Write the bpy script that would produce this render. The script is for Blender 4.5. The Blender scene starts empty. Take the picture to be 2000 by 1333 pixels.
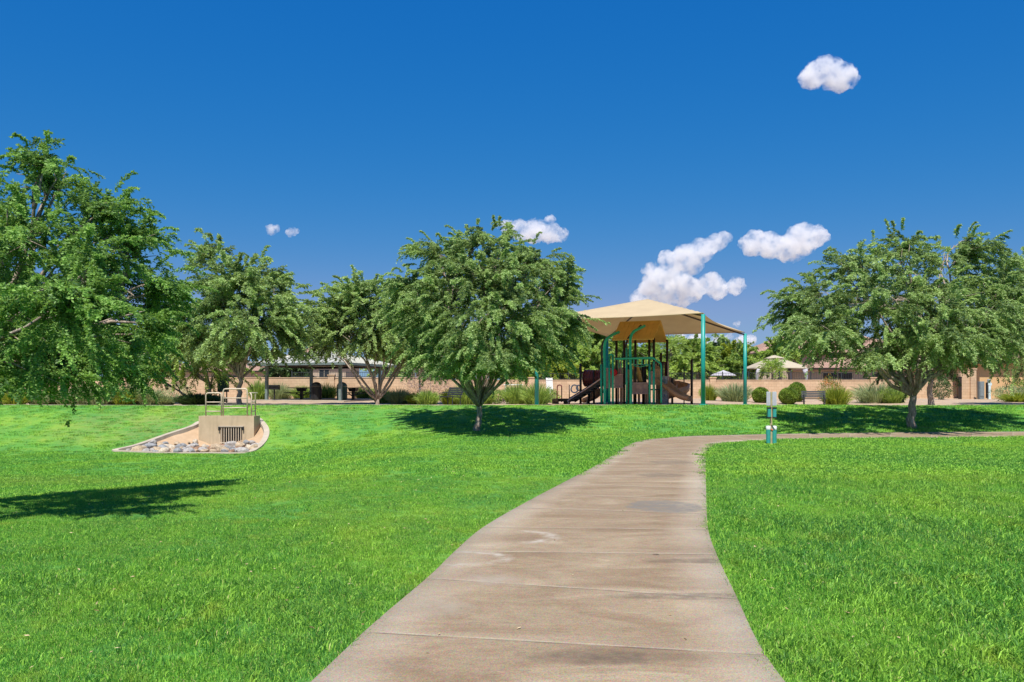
import bpy, math, random
import numpy as np
from mathutils import Vector, Matrix
R=math.radians
C=bpy.context.scene.collection
scn=bpy.context.scene
# ---------------------------------------------------------------- camera
F=1667.0; HZ=765.0; EYE=1.5          # focal length and horizon in photo pixels, eye height in metres
cam=bpy.data.cameras.new('camera'); co=bpy.data.objects.new('camera',cam); C.objects.link(co)
cam.sensor_width=36; cam.lens=36*F/2000
cam.shift_y=(HZ-666.5)/2000; cam.clip_end=6000; cam.clip_start=0.05
co.location=(0,0,EYE); co.rotation_euler=(R(90),0,0); scn.camera=co
# ---------------------------------------------------------------- sky and sun
SUN_EL=R(61); SUN_AZ=R(187)          # azimuth clockwise from +Y: the sun stands behind the camera
w=bpy.data.worlds.new('World'); scn.world=w; w.use_nodes=True
nt=w.node_tree; nt.nodes.clear()
sk=nt.nodes.new('ShaderNodeTexSky'); sk.sky_type='NISHITA'; sk.sun_disc=False
sk.sun_elevation=SUN_EL; sk.sun_rotation=SUN_AZ; sk.altitude=400; sk.air_density=1.0; sk.dust_density=0.35; sk.ozone_density=3.0
hs=nt.nodes.new('ShaderNodeHueSaturation'); hs.inputs['Saturation'].default_value=1.22; hs.inputs['Value'].default_value=1.0
bg=nt.nodes.new('ShaderNodeBackground'); bg.inputs['Strength'].default_value=0.081
wo=nt.nodes.new('ShaderNodeOutputWorld')
nt.links.new(sk.outputs[0],hs.inputs['Color']); sp_=nt.nodes.new('ShaderNodeSeparateColor'); cb_=nt.nodes.new('ShaderNodeCombineColor'); nt.links.new(hs.outputs[0],sp_.inputs[0])
for i_,(a_,g_) in enumerate(((.169,1.86),(.79,.67),(2.44,.31))):     # per-channel film response of the deep polarised sky
    pw=nt.nodes.new('ShaderNodeMath'); pw.operation='POWER'; pw.inputs[1].default_value=g_; mu=nt.nodes.new('ShaderNodeMath'); mu.operation='MULTIPLY'; mu.inputs[1].default_value=a_
    nt.links.new(sp_.outputs[i_],pw.inputs[0]); nt.links.new(pw.outputs[0],mu.inputs[0]); nt.links.new(mu.outputs[0],cb_.inputs[i_])
lk_=[l for l in nt.links if l.to_node==cb_]; gr_=[l.from_socket for l in lk_ if l.to_socket==cb_.inputs[1]][0]; rd_=[l.from_socket for l in lk_ if l.to_socket==cb_.inputs[0]][0]
m1=nt.nodes.new('ShaderNodeMath'); m1.operation='MULTIPLY'; m1.inputs[1].default_value=.62; m2=nt.nodes.new('ShaderNodeMath'); m2.operation='SMOOTH_MIN'; m2.inputs[2].default_value=.5
nt.links.new(gr_,m1.inputs[0]); nt.links.new(m1.outputs[0],m2.inputs[1]); nt.links.new(rd_,m2.inputs[0]); nt.links.new(m2.outputs[0],cb_.inputs[0])
nt.links.new(cb_.outputs[0],bg.inputs['Color']); nt.links.new(bg.outputs[0],wo.inputs['Surface'])
sl=bpy.data.lights.new('sun','SUN'); sl.energy=4.2; sl.angle=R(0.6); sl.color=(1,.955,.88)
so=bpy.data.objects.new('sun',sl); C.objects.link(so)
sd=Vector((math.sin(SUN_AZ)*math.cos(SUN_EL),math.cos(SUN_AZ)*math.cos(SUN_EL),math.sin(SUN_EL)))
so.rotation_euler=sd.to_track_quat('Z','Y').to_euler(); so.location=(0,-10,30)
scn.view_settings.view_transform='Standard'; scn.view_settings.look='None'
scn.view_settings.exposure=0.80; scn.view_settings.gamma=1
cy=scn.cycles; cy.max_bounces=8; cy.diffuse_bounces=3; cy.transmission_bounces=4; cy.transparent_max_bounces=16; cy.volume_bounces=4
# ---------------------------------------------------------------- numpy helpers
rng=np.random.default_rng(7)
def sm(t):
    t=np.clip(t,0,1); return t*t*(3-2*t)
def W(px,py,Y): return np.array(((px-1000)/F*Y, Y, EYE-(py-HZ)/F*Y))
def G(x,y):                           # height of the natural ground
    x=np.asarray(x,float); y=np.asarray(y,float)
    s=sm((y-29.0)/(38.0-29.0))
    B=sm((-2.2-x)/7.5)*sm((y-7)/14)
    z=0.87*s-0.66*B*(1-s)
    z=z-0.07*sm((y-38.3)/2.0)+0.17*sm((y-44)/18)
    z=z-0.26*np.exp(-((x-18.5)**2+(y-51)**2)/30)
    z=z+0.025*np.sin(x*.37+1.1)*np.sin(y*.29+.4)*np.clip(1-np.abs(y-20)/60,0,1)*sm((np.abs(x-1)-3)/4)
    return z
def base(px,Y):
    X=(px-1000)/F*Y; return np.array((X,Y,float(G(X,Y))))
def ray(px,py,y0=3.0,y1=60):
    ys=np.arange(y0,y1,.02); xs=(px-1000)/F*ys; zs=EYE-(py-HZ)/F*ys
    d=zs-G(xs,ys); i=np.argmax(d<0) if (d<0).any() else len(ys)-1
    return np.array((xs[i],ys[i],float(G(xs[i],ys[i]))))
def inpoly(x,y,poly):
    x=np.asarray(x,float); y=np.asarray(y,float); r=np.zeros(x.shape,bool); n=len(poly)
    for i in range(n):
        x1,y1=poly[i][:2]; x2,y2=poly[(i+1)%n][:2]
        c=((y1>y)!=(y2>y)); 
        with np.errstate(divide='ignore',invalid='ignore'):
            xi=(x2-x1)*(y-y1)/((y2-y1) if y2!=y1 else 1e-9)+x1
        r^=c&(x<xi)
    return r
def dpoly(x,y,poly,closed=True):
    x=np.asarray(x,float); y=np.asarray(y,float); d=np.full(x.shape,1e9); n=len(poly)
    for i in range(n if closed else n-1):
        x1,y1=poly[i][:2]; x2,y2=poly[(i+1)%n][:2]; dx,dy=x2-x1,y2-y1; L=dx*dx+dy*dy+1e-12
        t=np.clip(((x-x1)*dx+(y-y1)*dy)/L,0,1)
        d=np.minimum(d,np.hypot(x-x1-t*dx,y-y1-t*dy))
    return d
def catmull(P,n=8,closed=False):
    P=np.asarray(P,float); out=[]; N=len(P)
    rr=range(N) if closed else range(N-1)
    for i in rr:
        if closed: p0,p1,p2,p3=P[(i-1)%N],P[i],P[(i+1)%N],P[(i+2)%N]
        else: p0,p1,p2,p3=P[max(i-1,0)],P[i],P[i+1],P[min(i+2,N-1)]
        for k in range(n):
            t=k/n; out.append(.5*((2*p1)+(-p0+p2)*t+(2*p0-5*p1+4*p2-p3)*t*t+(-p0+3*p1-3*p2+p3)*t**3))
    if not closed: out.append(P[-1])
    return np.array(out)
class MB:
    def __init__(s): s.v=[]; s.f=[]; s.n=0
    def add(s,v,f):
        v=np.asarray(v,float).reshape(-1,3); s.v.append(v)
        for q in f: s.f.append([i+s.n for i in q])
        s.n+=len(v); return s
    def box(s,c,size,rz=0,rx=0,ry=0,taper=1.0):
        h=np.array(size,float)/2
        p=np.array([(x*h[0]*(taper if z>0 else 1),y*h[1]*(taper if z>0 else 1),z*h[2]) for z in(-1,1) for y in(-1,1) for x in(-1,1)])
        m=np.array(Matrix.Rotation(rz,3,'Z')@Matrix.Rotation(ry,3,'Y')@Matrix.Rotation(rx,3,'X'))
        return s.add(p@m.T+np.array(c,float),[(0,2,3,1),(4,5,7,6),(0,1,5,4),(2,6,7,3),(0,4,6,2),(1,3,7,5)])
    def tube(s,P,r,seg=8,caps=True):
        P=np.asarray(P,float); n=len(P); r=np.full(n,r,float) if np.isscalar(r) else np.asarray(r,float)
        T=np.gradient(P,axis=0); T/=np.linalg.norm(T,axis=1)[:,None]+1e-12
        a=np.array((0,0,1.)) if abs(T[0][2])<.9 else np.array((1.,0,0))
        u=np.cross(T[0],a); u/=np.linalg.norm(u); V=[]
        for i in range(n):
            u=u-T[i]*np.dot(u,T[i]); u/=np.linalg.norm(u)+1e-12; v=np.cross(T[i],u)
            for k in range(seg):
                an=2*math.pi*k/seg; V.append(P[i]+r[i]*(math.cos(an)*u+math.sin(an)*v))
        Fc=[(i*seg+k,i*seg+(k+1)%seg,(i+1)*seg+(k+1)%seg,(i+1)*seg+k) for i in range(n-1) for k in range(seg)]
        if caps: Fc+= [tuple(range(seg-1,-1,-1)),tuple((n-1)*seg+k for k in range(seg))]
        return s.add(V,Fc)
    def lathe(s,c,prof,seg=16,axis='Z'):
        V=[];n=len(prof)
        for (r,z) in prof:
            for k in range(seg):
                a=2*math.pi*k/seg; p=(r*math.cos(a),r*math.sin(a),z)
                if axis=='X': p=(z,p[0],p[1])
                if axis=='Y': p=(p[0],z,p[1])
                V.append(np.array(c,float)+p)
        Fc=[(i*seg+k,i*seg+(k+1)%seg,(i+1)*seg+(k+1)%seg,(i+1)*seg+k) for i in range(n-1) for k in range(seg)]
        Fc+= [tuple(range(seg-1,-1,-1)),tuple((n-1)*seg+k for k in range(seg))]
        return s.add(V,Fc)
    def prism(s,poly,off):            # polygon of 3-D points extruded by a vector
        p=np.asarray(poly,float); n=len(p); off=np.asarray(off,float)
        return s.add(np.vstack([p,p+off]),[tuple(range(n-1,-1,-1)),tuple(range(n,2*n))]+[(i,(i+1)%n,n+(i+1)%n,n+i) for i in range(n)])
    def build(s,name,mat,parent=None,smooth=False,loc=None,bevel=0):
        v=np.vstack(s.v)
        if loc is not None: v=v-np.array(loc,float)
        me=bpy.data.meshes.new(name); me.from_pydata(v.tolist(),[],s.f); me.validate()
        o=bpy.data.objects.new(name,me); C.objects.link(o)
        if mat: me.materials.append(mat)
        if smooth: me.polygons.foreach_set('use_smooth',[True]*len(me.polygons))
        if parent is not None: o.parent=parent
        if loc is not None: o.location=loc
        if bevel:
            b=o.modifiers.new('bevel','BEVEL'); b.width=bevel; b.segments=2; b.limit_method='ANGLE'
        return o
def npmesh(name,v,quads,mat,parent=None,tint=None,smooth=False,loc=None,uv=None):
    """v (N,3); quads (M,4) or tris (M,3): fast mesh from arrays"""
    v=np.asarray(v,np.float32)
    if loc is not None: v=v-np.array(loc,np.float32)
    q=np.asarray(quads,np.int32); k=q.shape[1]; me=bpy.data.meshes.new(name)
    me.vertices.add(len(v)); me.vertices.foreach_set('co',v.ravel())
    me.loops.add(q.size); me.loops.foreach_set('vertex_index',q.ravel())
    me.polygons.add(len(q)); me.polygons.foreach_set('loop_start',np.arange(0,q.size,k,dtype=np.int32))
    if smooth: me.polygons.foreach_set('use_smooth',np.ones(len(q),bool))
    if tint is not None:
        a=me.attributes.new('tint','FLOAT','POINT'); a.data.foreach_set('value',np.asarray(tint,np.float32))
    if uv is not None:
        l=me.uv_layers.new(name='UVMap'); l.data.foreach_set('uv',np.asarray(uv,np.float32)[q.ravel()].ravel())
    me.update(); me.validate()
    o=bpy.data.objects.new(name,me); C.objects.link(o); me.materials.append(mat)
    if parent is not None: o.parent=parent
    if loc is not None and parent is None: o.location=loc
    return o
def tag(o,label,cat,group=None):
    o['label']=label; o['category']=cat
    if group: o['group']=group
    return o
def thing(name,label,cat,loc=(0,0,0),rz=0,group=None):
    o=bpy.data.objects.new(name,None); C.objects.link(o); o.location=tuple(loc); o.rotation_euler=(0,0,rz); o.empty_display_size=.2
    return tag(o,label,cat,group)
def struct(o,kind='structure'): o['kind']=kind; return o
def rel(o,T):                          # parent o (built in world coordinates) to the thing T
    o.parent=T
    o.matrix_parent_inverse=(Matrix.Translation(T.location)@T.rotation_euler.to_matrix().to_4x4()).inverted(); return o
def dup_tree(o,loc,rz,label,group=None):
    c=o.copy(); C.objects.link(c); c.location=tuple(loc); c.rotation_euler=(0,0,rz); c['label']=label
    if group: c['group']=group
    for ch in list(o.children):
        d=ch.copy(); C.objects.link(d); d.parent=c; d.matrix_parent_inverse=ch.matrix_parent_inverse.copy()
        for g in list(ch.children):
            e=g.copy(); C.objects.link(e); e.parent=d
    return c
# ---------------------------------------------------------------- materials
class N:
    def __init__(s,name):
        s.m=bpy.data.materials.new(name); s.m.use_nodes=True; s.t=s.m.node_tree; s.b=s.t.nodes['Principled BSDF']; s.out=s.t.nodes['Material Output']
    def n(s,ty,ins=None,**kw):
        x=s.t.nodes.new('ShaderNode'+ty)
        for k,v in kw.items(): setattr(x,k,v)
        for k,v in (ins or {}).items():
            if hasattr(v,'is_output'): s.t.links.new(v,x.inputs[k])
            else: x.inputs[k].default_value=v
        return x
    def noise(s,vec,scale,detail=4,rough=.55,dist=0):
        return s.n('TexNoise',{'Vector':vec,'Scale':scale,'Detail':detail,'Roughness':rough,'Distortion':dist}).outputs['Fac']
    def ramp(s,fac,stops,interp='LINEAR'):
        r=s.n('ValToRGB',{'Fac':fac}); e=r.color_ramp.elements; r.color_ramp.interpolation=interp
        while len(e)<len(stops): e.new(.5)
        for i,(p,c) in enumerate(stops):
            e[i].position=p; e[i].color=(c,c,c,1) if np.isscalar(c) else (*c,1)
        return r.outputs['Color']
    def mix(s,f,a,b,mode='MIX'):
        x=s.t.nodes.new('ShaderNodeMix'); x.data_type='RGBA'; x.blend_type=mode; x.clamp_factor=True
        for i,v in ((0,f),(6,a),(7,b)):
            if hasattr(v,'is_output'): s.t.links.new(v,x.inputs[i])
            else: x.inputs[i].default_value=(v if i==0 else (*v,1) if len(v)==3 else v)
        return x.outputs[2]
    def math(s,op,a,b=0,c=0,clamp=False):
        x=s.t.nodes.new('ShaderNodeMath'); x.operation=op; x.use_clamp=clamp
        for i,v in enumerate((a,b,c)):
            if hasattr(v,'is_output'): s.t.links.new(v,x.inputs[i])
            else: x.inputs[i].default_value=v
        return x.outputs[0]
    def pos(s): return s.n('NewGeometry').outputs['Position']
    def obj(s): return s.n('TexCoord').outputs['Object']
    def scale(s,vec,sc): return s.n('Mapping',{'Vector':vec,'Scale':sc}).outputs[0]
    def col(s,c,rough=.7,spec=.3,metal=0):
        if hasattr(c,'is_output'): s.t.links.new(c,s.b.inputs['Base Color'])
        else: s.b.inputs['Base Color'].default_value=(*c,1)
        s.b.inputs['Roughness'].default_value=rough; s.b.inputs['Specular IOR Level'].default_value=spec; s.b.inputs['Metallic'].default_value=metal
        return s
    def bump(s,h,strength=.3,dist=.02):
        x=s.n('Bump',{'Height':h,'Strength':strength,'Distance':dist}); s.t.links.new(x.outputs[0],s.b.inputs['Normal']); return s
def plain(name,c,rough=.6,spec=.3,metal=0,var=.18,scale=6,bump=.05):
    k=N(name); f=k.noise(k.obj(),scale,5,.6); c=np.array(c)
    k.col(k.ramp(f,[(.3,tuple(c*(1-var))),(.7,tuple(np.minimum(c*(1+var),1)))]),rough,spec,metal)
    if bump: k.bump(k.noise(k.obj(),scale*12,3),bump,.01)
    return k.m
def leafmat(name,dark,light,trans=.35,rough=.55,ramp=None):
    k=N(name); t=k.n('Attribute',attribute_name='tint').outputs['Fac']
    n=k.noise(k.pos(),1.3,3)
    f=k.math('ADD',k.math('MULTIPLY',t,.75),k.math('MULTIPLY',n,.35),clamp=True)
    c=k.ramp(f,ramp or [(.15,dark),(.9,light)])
    k.col(c,rough,.35)
    tr=k.n('BsdfTranslucent',{'Color':k.mix(.5,c,(light[0]*1.5,light[1]*1.4,light[2]*.8))})
    ms=k.n('MixShader',{0:trans}); k.t.links.new(k.b.outputs[0],ms.inputs[1]); k.t.links.new(tr.outputs[0],ms.inputs[2]); k.t.links.new(ms.outputs[0],k.out.inputs[0])
    return k.m
M={}
def grass_color(k,t=None):            # one large-scale colour pattern for the sheet and the blades
    p=k.pos(); px=k.n('SeparateXYZ',{0:p})
    big=k.noise(k.scale(p,(.24,.20,.3)),1.0,5,.58,.6)
    mid=k.noise(k.scale(p,(1.2,.6,1)),1.0,4,.6)
    fine=k.noise(p,7,4,.7)
    c=k.ramp(big,[(.34,(.080,.300,.050)),(.45,(.145,.410,.050)),(.54,(.240,.480,.048)),(.66,(.400,.570,.055))])
    c=k.mix(k.ramp(mid,[(.44,.0),(.60,.60)]),c,(.080,.280,.065))
    c=k.mix(k.ramp(fine,[(.42,0),(.70,.30)]),c,(.22,.38,.05))
    m2=k.noise(k.scale(p,(1,.7,1)),2.1,5,.7); c=k.mix(k.ramp(m2,[(.55,0),(.70,.65)]),c,(.46,.50,.06)); c=k.mix(k.ramp(m2,[(.30,.55),(.44,0)]),c,(.075,.25,.070))
    # dry, thin patches near the drain and at the left edge
    def spot(cx,cy,rx,ry,lo,hi,col,c):
        d=k.math('ADD',k.math('POWER',k.math('DIVIDE',k.math('ADD',px.outputs[0],-cx),rx),2),k.math('POWER',k.math('DIVIDE',k.math('ADD',px.outputs[1],-cy),ry),2))
        m=k.math('MULTIPLY',k.math('SUBTRACT',1,d,clamp=True),k.ramp(k.noise(k.scale(p,(1.6,2.4,1)),1.3,5,.7),[(lo,0),(hi,1)]))
        return k.mix(k.math('MULTIPLY',m,.60,clamp=True),c,col)
    c=spot(-14,34,5.0,3.6,.40,.58,(.42,.34,.13),c); c=spot(-11.8,20.5,5.0,1.7,.25,.60,(.30,.30,.07),c); c=spot(-9,36,3,1.6,.45,.6,(.40,.33,.14),c)
    c=spot(-4.2,36,4.0,2.2,.50,.66,(.34,.34,.12),c); c=spot(9,20,7,4,.42,.66,(.24,.40,.05),c)
    return c
k=N('lawn'); c=grass_color(k); g=k.noise(k.scale(k.pos(),(1,.55,1)),26,3,.8); g2=k.noise(k.pos(),85,2,.8)
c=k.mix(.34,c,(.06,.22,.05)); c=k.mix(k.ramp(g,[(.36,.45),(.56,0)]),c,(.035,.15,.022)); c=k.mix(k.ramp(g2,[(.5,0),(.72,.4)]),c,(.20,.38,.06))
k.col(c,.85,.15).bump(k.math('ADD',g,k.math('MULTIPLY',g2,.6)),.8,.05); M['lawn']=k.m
k=N('grass_blade'); t=k.n('Attribute',attribute_name='tint').outputs['Fac']
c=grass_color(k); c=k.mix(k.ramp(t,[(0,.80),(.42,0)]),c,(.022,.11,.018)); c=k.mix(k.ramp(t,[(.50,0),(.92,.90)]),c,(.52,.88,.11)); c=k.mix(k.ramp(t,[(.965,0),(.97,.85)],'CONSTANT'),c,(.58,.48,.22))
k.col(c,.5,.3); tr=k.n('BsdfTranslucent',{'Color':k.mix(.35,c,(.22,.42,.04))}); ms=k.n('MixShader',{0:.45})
k.t.links.new(k.b.outputs[0],ms.inputs[1]); k.t.links.new(tr.outputs[0],ms.inputs[2]); k.t.links.new(ms.outputs[0],k.out.inputs[0]); M['blade']=k.m
k=N('gravel'); p=k.pos(); f=k.noise(p,2.0,6,.7); v=k.n('TexVoronoi',{'Vector':p,'Scale':28}).outputs['Color']
k.col(k.mix(.22,k.ramp(f,[(.3,(.30,.22,.15)),(.7,(.46,.35,.25))]),v,'OVERLAY'),.9,.1).bump(k.noise(p,40,3),.5,.03); M['gravel']=k.m
# path concrete: UV u across (0..1), v metres along
k=N('path_concrete'); uv=k.n('UVMap').outputs[0]; s=k.n('SeparateXYZ',{0:uv}); u,v=s.outputs[0],s.outputs[1]; p=k.pos()
st=k.noise(k.scale(p,(.55,1.25,1)),1.5,8,.66,.8); bl=k.noise(p,.55,5,.6,.4); fi=k.noise(p,60,3,.7); mo=k.noise(k.scale(p,(1,3.2,1)),9,6,.75)
c=k.ramp(st,[(.26,(.170,.115,.067)),(.43,(.235,.170,.107)),(.58,(.292,.224,.146)),(.76,(.400,.325,.230))])
c=k.mix(k.ramp(bl,[(.42,0),(.62,.32)]),c,(.185,.130,.086)); c=k.mix(k.ramp(mo,[(.50,0),(.66,.30)]),c,(.11,.08,.058))
edge=k.math('ABSOLUTE',k.math('SUBTRACT',u,.5)); c=k.mix(k.math('MULTIPLY',k.ramp(edge,[(.30,0),(.5,1)]),k.ramp(bl,[(.3,.9),(.6,.35)])),c,(.42,.36,.28))
fr=k.math('FRACT',v); dj=k.math('MINIMUM',fr,k.math('SUBTRACT',1,fr))
wob=k.math('ADD',dj,k.math('MULTIPLY',k.math('SUBTRACT',fi,.5),.010))
halo=k.ramp(k.math('SUBTRACT',fr,.0),[(0,.30),(.05,.15),(.16,0)]); c=k.mix(halo,c,(.36,.29,.21))
dk=k.ramp(k.math('SUBTRACT',1,fr),[(0,.22),(.05,.15),(.2,0)]); c=k.mix(dk,c,(.15,.11,.075))
c=k.mix(k.math('MULTIPLY',k.ramp(wob,[(.005,.9),(.011,0)]),k.ramp(k.noise(p,2.2,4),[(.35,.25),(.6,1)])),c,(.36,.31,.23))
c=k.mix(k.math('MULTIPLY',k.ramp(k.math('ABSOLUTE',k.math('SUBTRACT',fr,.985)),[(.004,.65),(.009,0)]),k.ramp(k.noise(p,3,3),[(.4,0),(.6,1)])),c,(.09,.07,.055))
def blob(cx,cy,rx,ry,c,col,a,soft=.5,ns=3.0):
    px=k.n('SeparateXYZ',{0:p}); d=k.math('ADD',k.math('POWER',k.math('DIVIDE',k.math('ADD',px.outputs[0],-cx),rx),2),k.math('POWER',k.math('DIVIDE',k.math('ADD',px.outputs[1],-cy),ry),2))
    d=k.math('ADD',d,k.math('MULTIPLY',k.math('SUBTRACT',k.noise(p,ns,5,.65),.5),1.6))
    return k.mix(k.math('MULTIPLY',k.ramp(d,[(1-soft,a),(1,0)]),k.ramp(k.noise(p,ns*2.3,5,.7),[(.32,.25),(.62,1)])),c,col)
gr_=k.n('TexVoronoi',{'Vector':p,'Scale':170.0}).outputs['Color']; c=k.mix(.30,c,gr_,'OVERLAY'); c=k.mix(k.ramp(k.noise(p,33,5,.8),[(.56,0),(.70,.35)]),c,(.10,.075,.05)); c=k.mix(k.ramp(k.noise(p,21,5,.8),[(.60,0),(.72,.35)]),c,(.46,.40,.31))
a=W(1300,992,1.5*F/(992-HZ)); c=blob(a[0],a[1],.50,.62,c,(.150,.145,.132),.85,.25,5)
a=W(1290,930,1.5*F/(930-HZ)); c=blob(a[0],a[1],.45,.5,c,(.12,.098,.078),.55)
a=W(1310,905,1.5*F/(905-HZ)); c=blob(a[0],a[1],.55,.6,c,(.11,.092,.078),.45)
a=W(1280,1087,1.5*F/(1087-HZ)); c=blob(a[0],a[1],.035,.05,c,(.045,.033,.024),.9,.6,9)
a=W(1350,1100,1.5*F/(1100-HZ)); c=blob(a[0],a[1],.5,.12,c,(.09,.066,.05),.6)
a=W(1330,1170,1.5*F/(1170-HZ)); c=blob(a[0],a[1],.6,.12,c,(.095,.07,.053),.6)
a=W(1180,1290,1.5*F/(1290-HZ)); c=blob(a[0],a[1],.55,.16,c,(.08,.062,.047),.7,.8)
a=W(960,1135,1.5*F/(1135-HZ)); c=blob(a[0],a[1],.28,.22,c,(.32,.28,.23),.6,.95)
a=W(860,1190,1.5*F/(1190-HZ)); c=blob(a[0],a[1],.25,.35,c,(.30,.265,.21),.5,.95)
def arc(cx,cy,rx,ry,wd,c,x0,x1):
    px=k.n('SeparateXYZ',{0:p}); X=px.outputs[0]; d=k.math('SQRT',k.math('ADD',k.math('POWER',k.math('DIVIDE',k.math('ADD',X,-cx),rx),2),k.math('POWER',k.math('DIVIDE',k.math('ADD',px.outputs[1],-cy),ry),2)))
    m=k.math('MULTIPLY',k.ramp(k.math('ADD',k.math('ABSOLUTE',k.math('SUBTRACT',d,1)),k.math('MULTIPLY',k.math('SUBTRACT',k.noise(p,9,4),.5),.55)),[(wd*.1,.8),(wd,0)]),k.ramp(k.math('DIVIDE',k.math('SUBTRACT',X,x0),x1-x0),[(0,0),(.15,1),(.9,1),(1,0)]))
    return k.mix(k.math('MULTIPLY',m,k.ramp(k.noise(p,6,4,.7),[(.38,.1),(.62,1)])),c,(.40,.36,.30))
a=W(1010,1052,1.5*F/(1052-HZ)); c=arc(a[0],a[1],.36,.34,.34,c,a[0]-.02,a[0]+.50)
a=W(900,1090,1.5*F/(1090-HZ)); c=arc(a[0],a[1]-.1,.42,.28,.26,c,a[0]-.2,a[0]+.5)
k.col(c,.85,.2).bump(k.math('ADD',fi,k.math('MULTIPLY',k.ramp(dj,[(.0,-1),(.012,0)]),1.5)),.25,.01); M['path']=k.m
M['kerb']=plain('pale_concrete',(.40,.34,.265),.85,.2,var=.15,scale=2.5)
k=N('headwall_concrete'); p=k.obj(); f=k.noise(p,1.6,6,.65); g=k.noise(k.scale(p,(5,5,.6)),1.5,5,.6)
c=k.ramp(f,[(.3,(.41,.315,.20)),(.7,(.52,.41,.275))]); c=k.mix(k.ramp(g,[(.5,0),(.7,.35)]),c,(.24,.19,.13)); k.col(c,.85,.2).bump(k.noise(p,25,4),.2,.01); M['headwall']=k.m
k=N('sand'); p=k.pos(); f=k.noise(p,2,6,.7); k.col(k.ramp(f,[(.3,(.36,.245,.15)),(.7,(.48,.345,.225))]),.95,.05).bump(k.noise(p,30,4),.4,.02); M['sand']=k.m
k=N('bark'); p=k.obj(); f=k.noise(k.scale(p,(1,1,.25)),16,6,.75); g=k.noise(p,5,4)
c=k.ramp(f,[(.32,(.10,.075,.058)),(.50,(.32,.26,.21)),(.66,(.58,.50,.42))]); c=k.mix(k.ramp(g,[(.45,0),(.7,.5)]),c,(.30,.20,.14)); k.col(c,.9,.1).bump(f,.9,.03); M['bark']=k.m
M['leafA']=leafmat('leaf_near',(.016,.070,.018),(.300,.500,.115),.36)
M['leafB']=leafmat('leaf_mid',(.014,.055,.020),(.430,.580,.210),.36)
M['leafC']=leafmat('leaf_far',(.050,.130,.032),(.420,.560,.130),.45)
M['leafY']=leafmat('leaf_yellow',(.09,.17,.02),(.36,.42,.05),.4)
M['leafG']=leafmat('leaf_grey',(.12,.17,.07),(.40,.47,.24),.3)
M['leafD']=leafmat('leaf_dark_shrub',(.022,.055,.018),(.085,.150,.040),.25)
M['leafBall']=leafmat('leaf_clipped',(.07,.14,.02),(.28,.40,.06),.25)
M['leafO']=leafmat('leaf_orange',(.10,.19,.03),(.60,.25,.04),.3,ramp=[(.1,(.05,.13,.03)),(.62,(.14,.24,.06)),(.74,(.62,.24,.05))])
M['twig']=leafmat('dry_twig',(.10,.06,.055),(.36,.25,.21),.1)
RC={'tan':(.48,.37,.25),'bluish grey':(.30,.305,.31),'cream':(.54,.46,.35),'reddish brown':(.33,.20,.13),'pale grey':(.42,.39,.36)}
for nm_,c_ in RC.items():
    k=N(nm_+' rock'); p=k.obj(); f=k.noise(p,2.2,7,.72); k.col(k.mix(.6,c_,k.ramp(f,[(.3,.10),(.7,.80)]),'OVERLAY'),.85,.2).bump(f,.6,.2); M['rock '+nm_]=k.m
def block(name,c1,c2,bw=.4,bh=.2):
    k=N(name); p=k.obj(); s=k.n('SeparateXYZ',{0:p}); vec=k.n('CombineXYZ',{0:s.outputs[0],1:s.outputs[2],2:0}).outputs[0]
    br=k.n('TexBrick',{'Vector':vec,'Color1':(*c1,1),'Color2':(*c2,1),'Mortar':(*(np.array(c1)*.72),1),'Scale':1.0,'Mortar Size':.008,'Brick Width':bw,'Row Height':bh,'Bias':-.1})
    f=k.noise(p,1.1,6,.65); k.col(k.mix(.45,br.outputs['Color'],k.ramp(f,[(.3,.35),(.7,.68)]),'OVERLAY'),.95,.1)
    k.bump(k.math('ADD',br.outputs['Fac'],k.noise(p,30,3)),.3,.01); return k.m
M['block']=block('tan_block',(.50,.345,.22),(.56,.395,.26)); M['stucco']=plain('orange_stucco',(.54,.35,.18),.95,.1,var=.08,scale=1.2)
M['stucco2']=plain('beige_stucco',(.42,.33,.25),.95,.1,var=.08,scale=1.2)
k=N('roof_tile'); p=k.obj(); s=k.n('SeparateXYZ',{0:p}); wv=k.n('TexWave',{'Vector':k.scale(p,(1,1,.01)),'Scale':1.1,'Distortion':.4,'Detail':2}).outputs['Fac']
f=k.noise(p,2.2,5,.7); k.col(k.mix(k.ramp(wv,[(.2,.35),(.6,0)]),k.ramp(f,[(.3,(.27,.16,.12)),(.7,(.40,.265,.20))]),(.20,.12,.09)),.9,.1).bump(wv,.6,.05); M['tile']=k.m
M['iron']=plain('dark_iron',(.030,.036,.040),.5,.4); M['black']=plain('black_coating',(.018,.018,.020),.45,.4)
M['greenpost']=plain('teal_paint',(.012,.27,.235),.42,.45,var=.10,scale=3); M['green']=plain('green_paint',(.014,.38,.23),.40,.45,var=.12,scale=3)
k=N('shade_fabric'); p=k.obj(); f=k.noise(p,1.2,4); c=k.ramp(f,[(.3,(.60,.49,.325)),(.7,(.66,.55,.37))]); k.col(c,.95,.05)
k.bump(k.noise(k.scale(p,(1,1,.2)),3,4),.3,.04); tr=k.n('BsdfTranslucent',{'Color':k.mix(0.0,c,c)}); ms=k.n('MixShader',{0:.42}); k.t.links.new(k.b.outputs[0],ms.inputs[1]); k.t.links.new(tr.outputs[0],ms.inputs[2]); k.t.links.new(ms.outputs[0],k.out.inputs[0]); M['fabric']=k.m
M['brownroof']=plain('ochre_plastic',(.68,.40,.10),.5,.35,var=.12,scale=2); M['brown']=plain('brown_plastic',(.42,.23,.12),.45,.4,var=.2)
M['maroon']=plain('maroon_plastic',(.15,.03,.03),.4,.4,var=.2); M['mauve']=plain('mauve_panel',(.48,.31,.27),.6,.3,var=.15)
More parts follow.
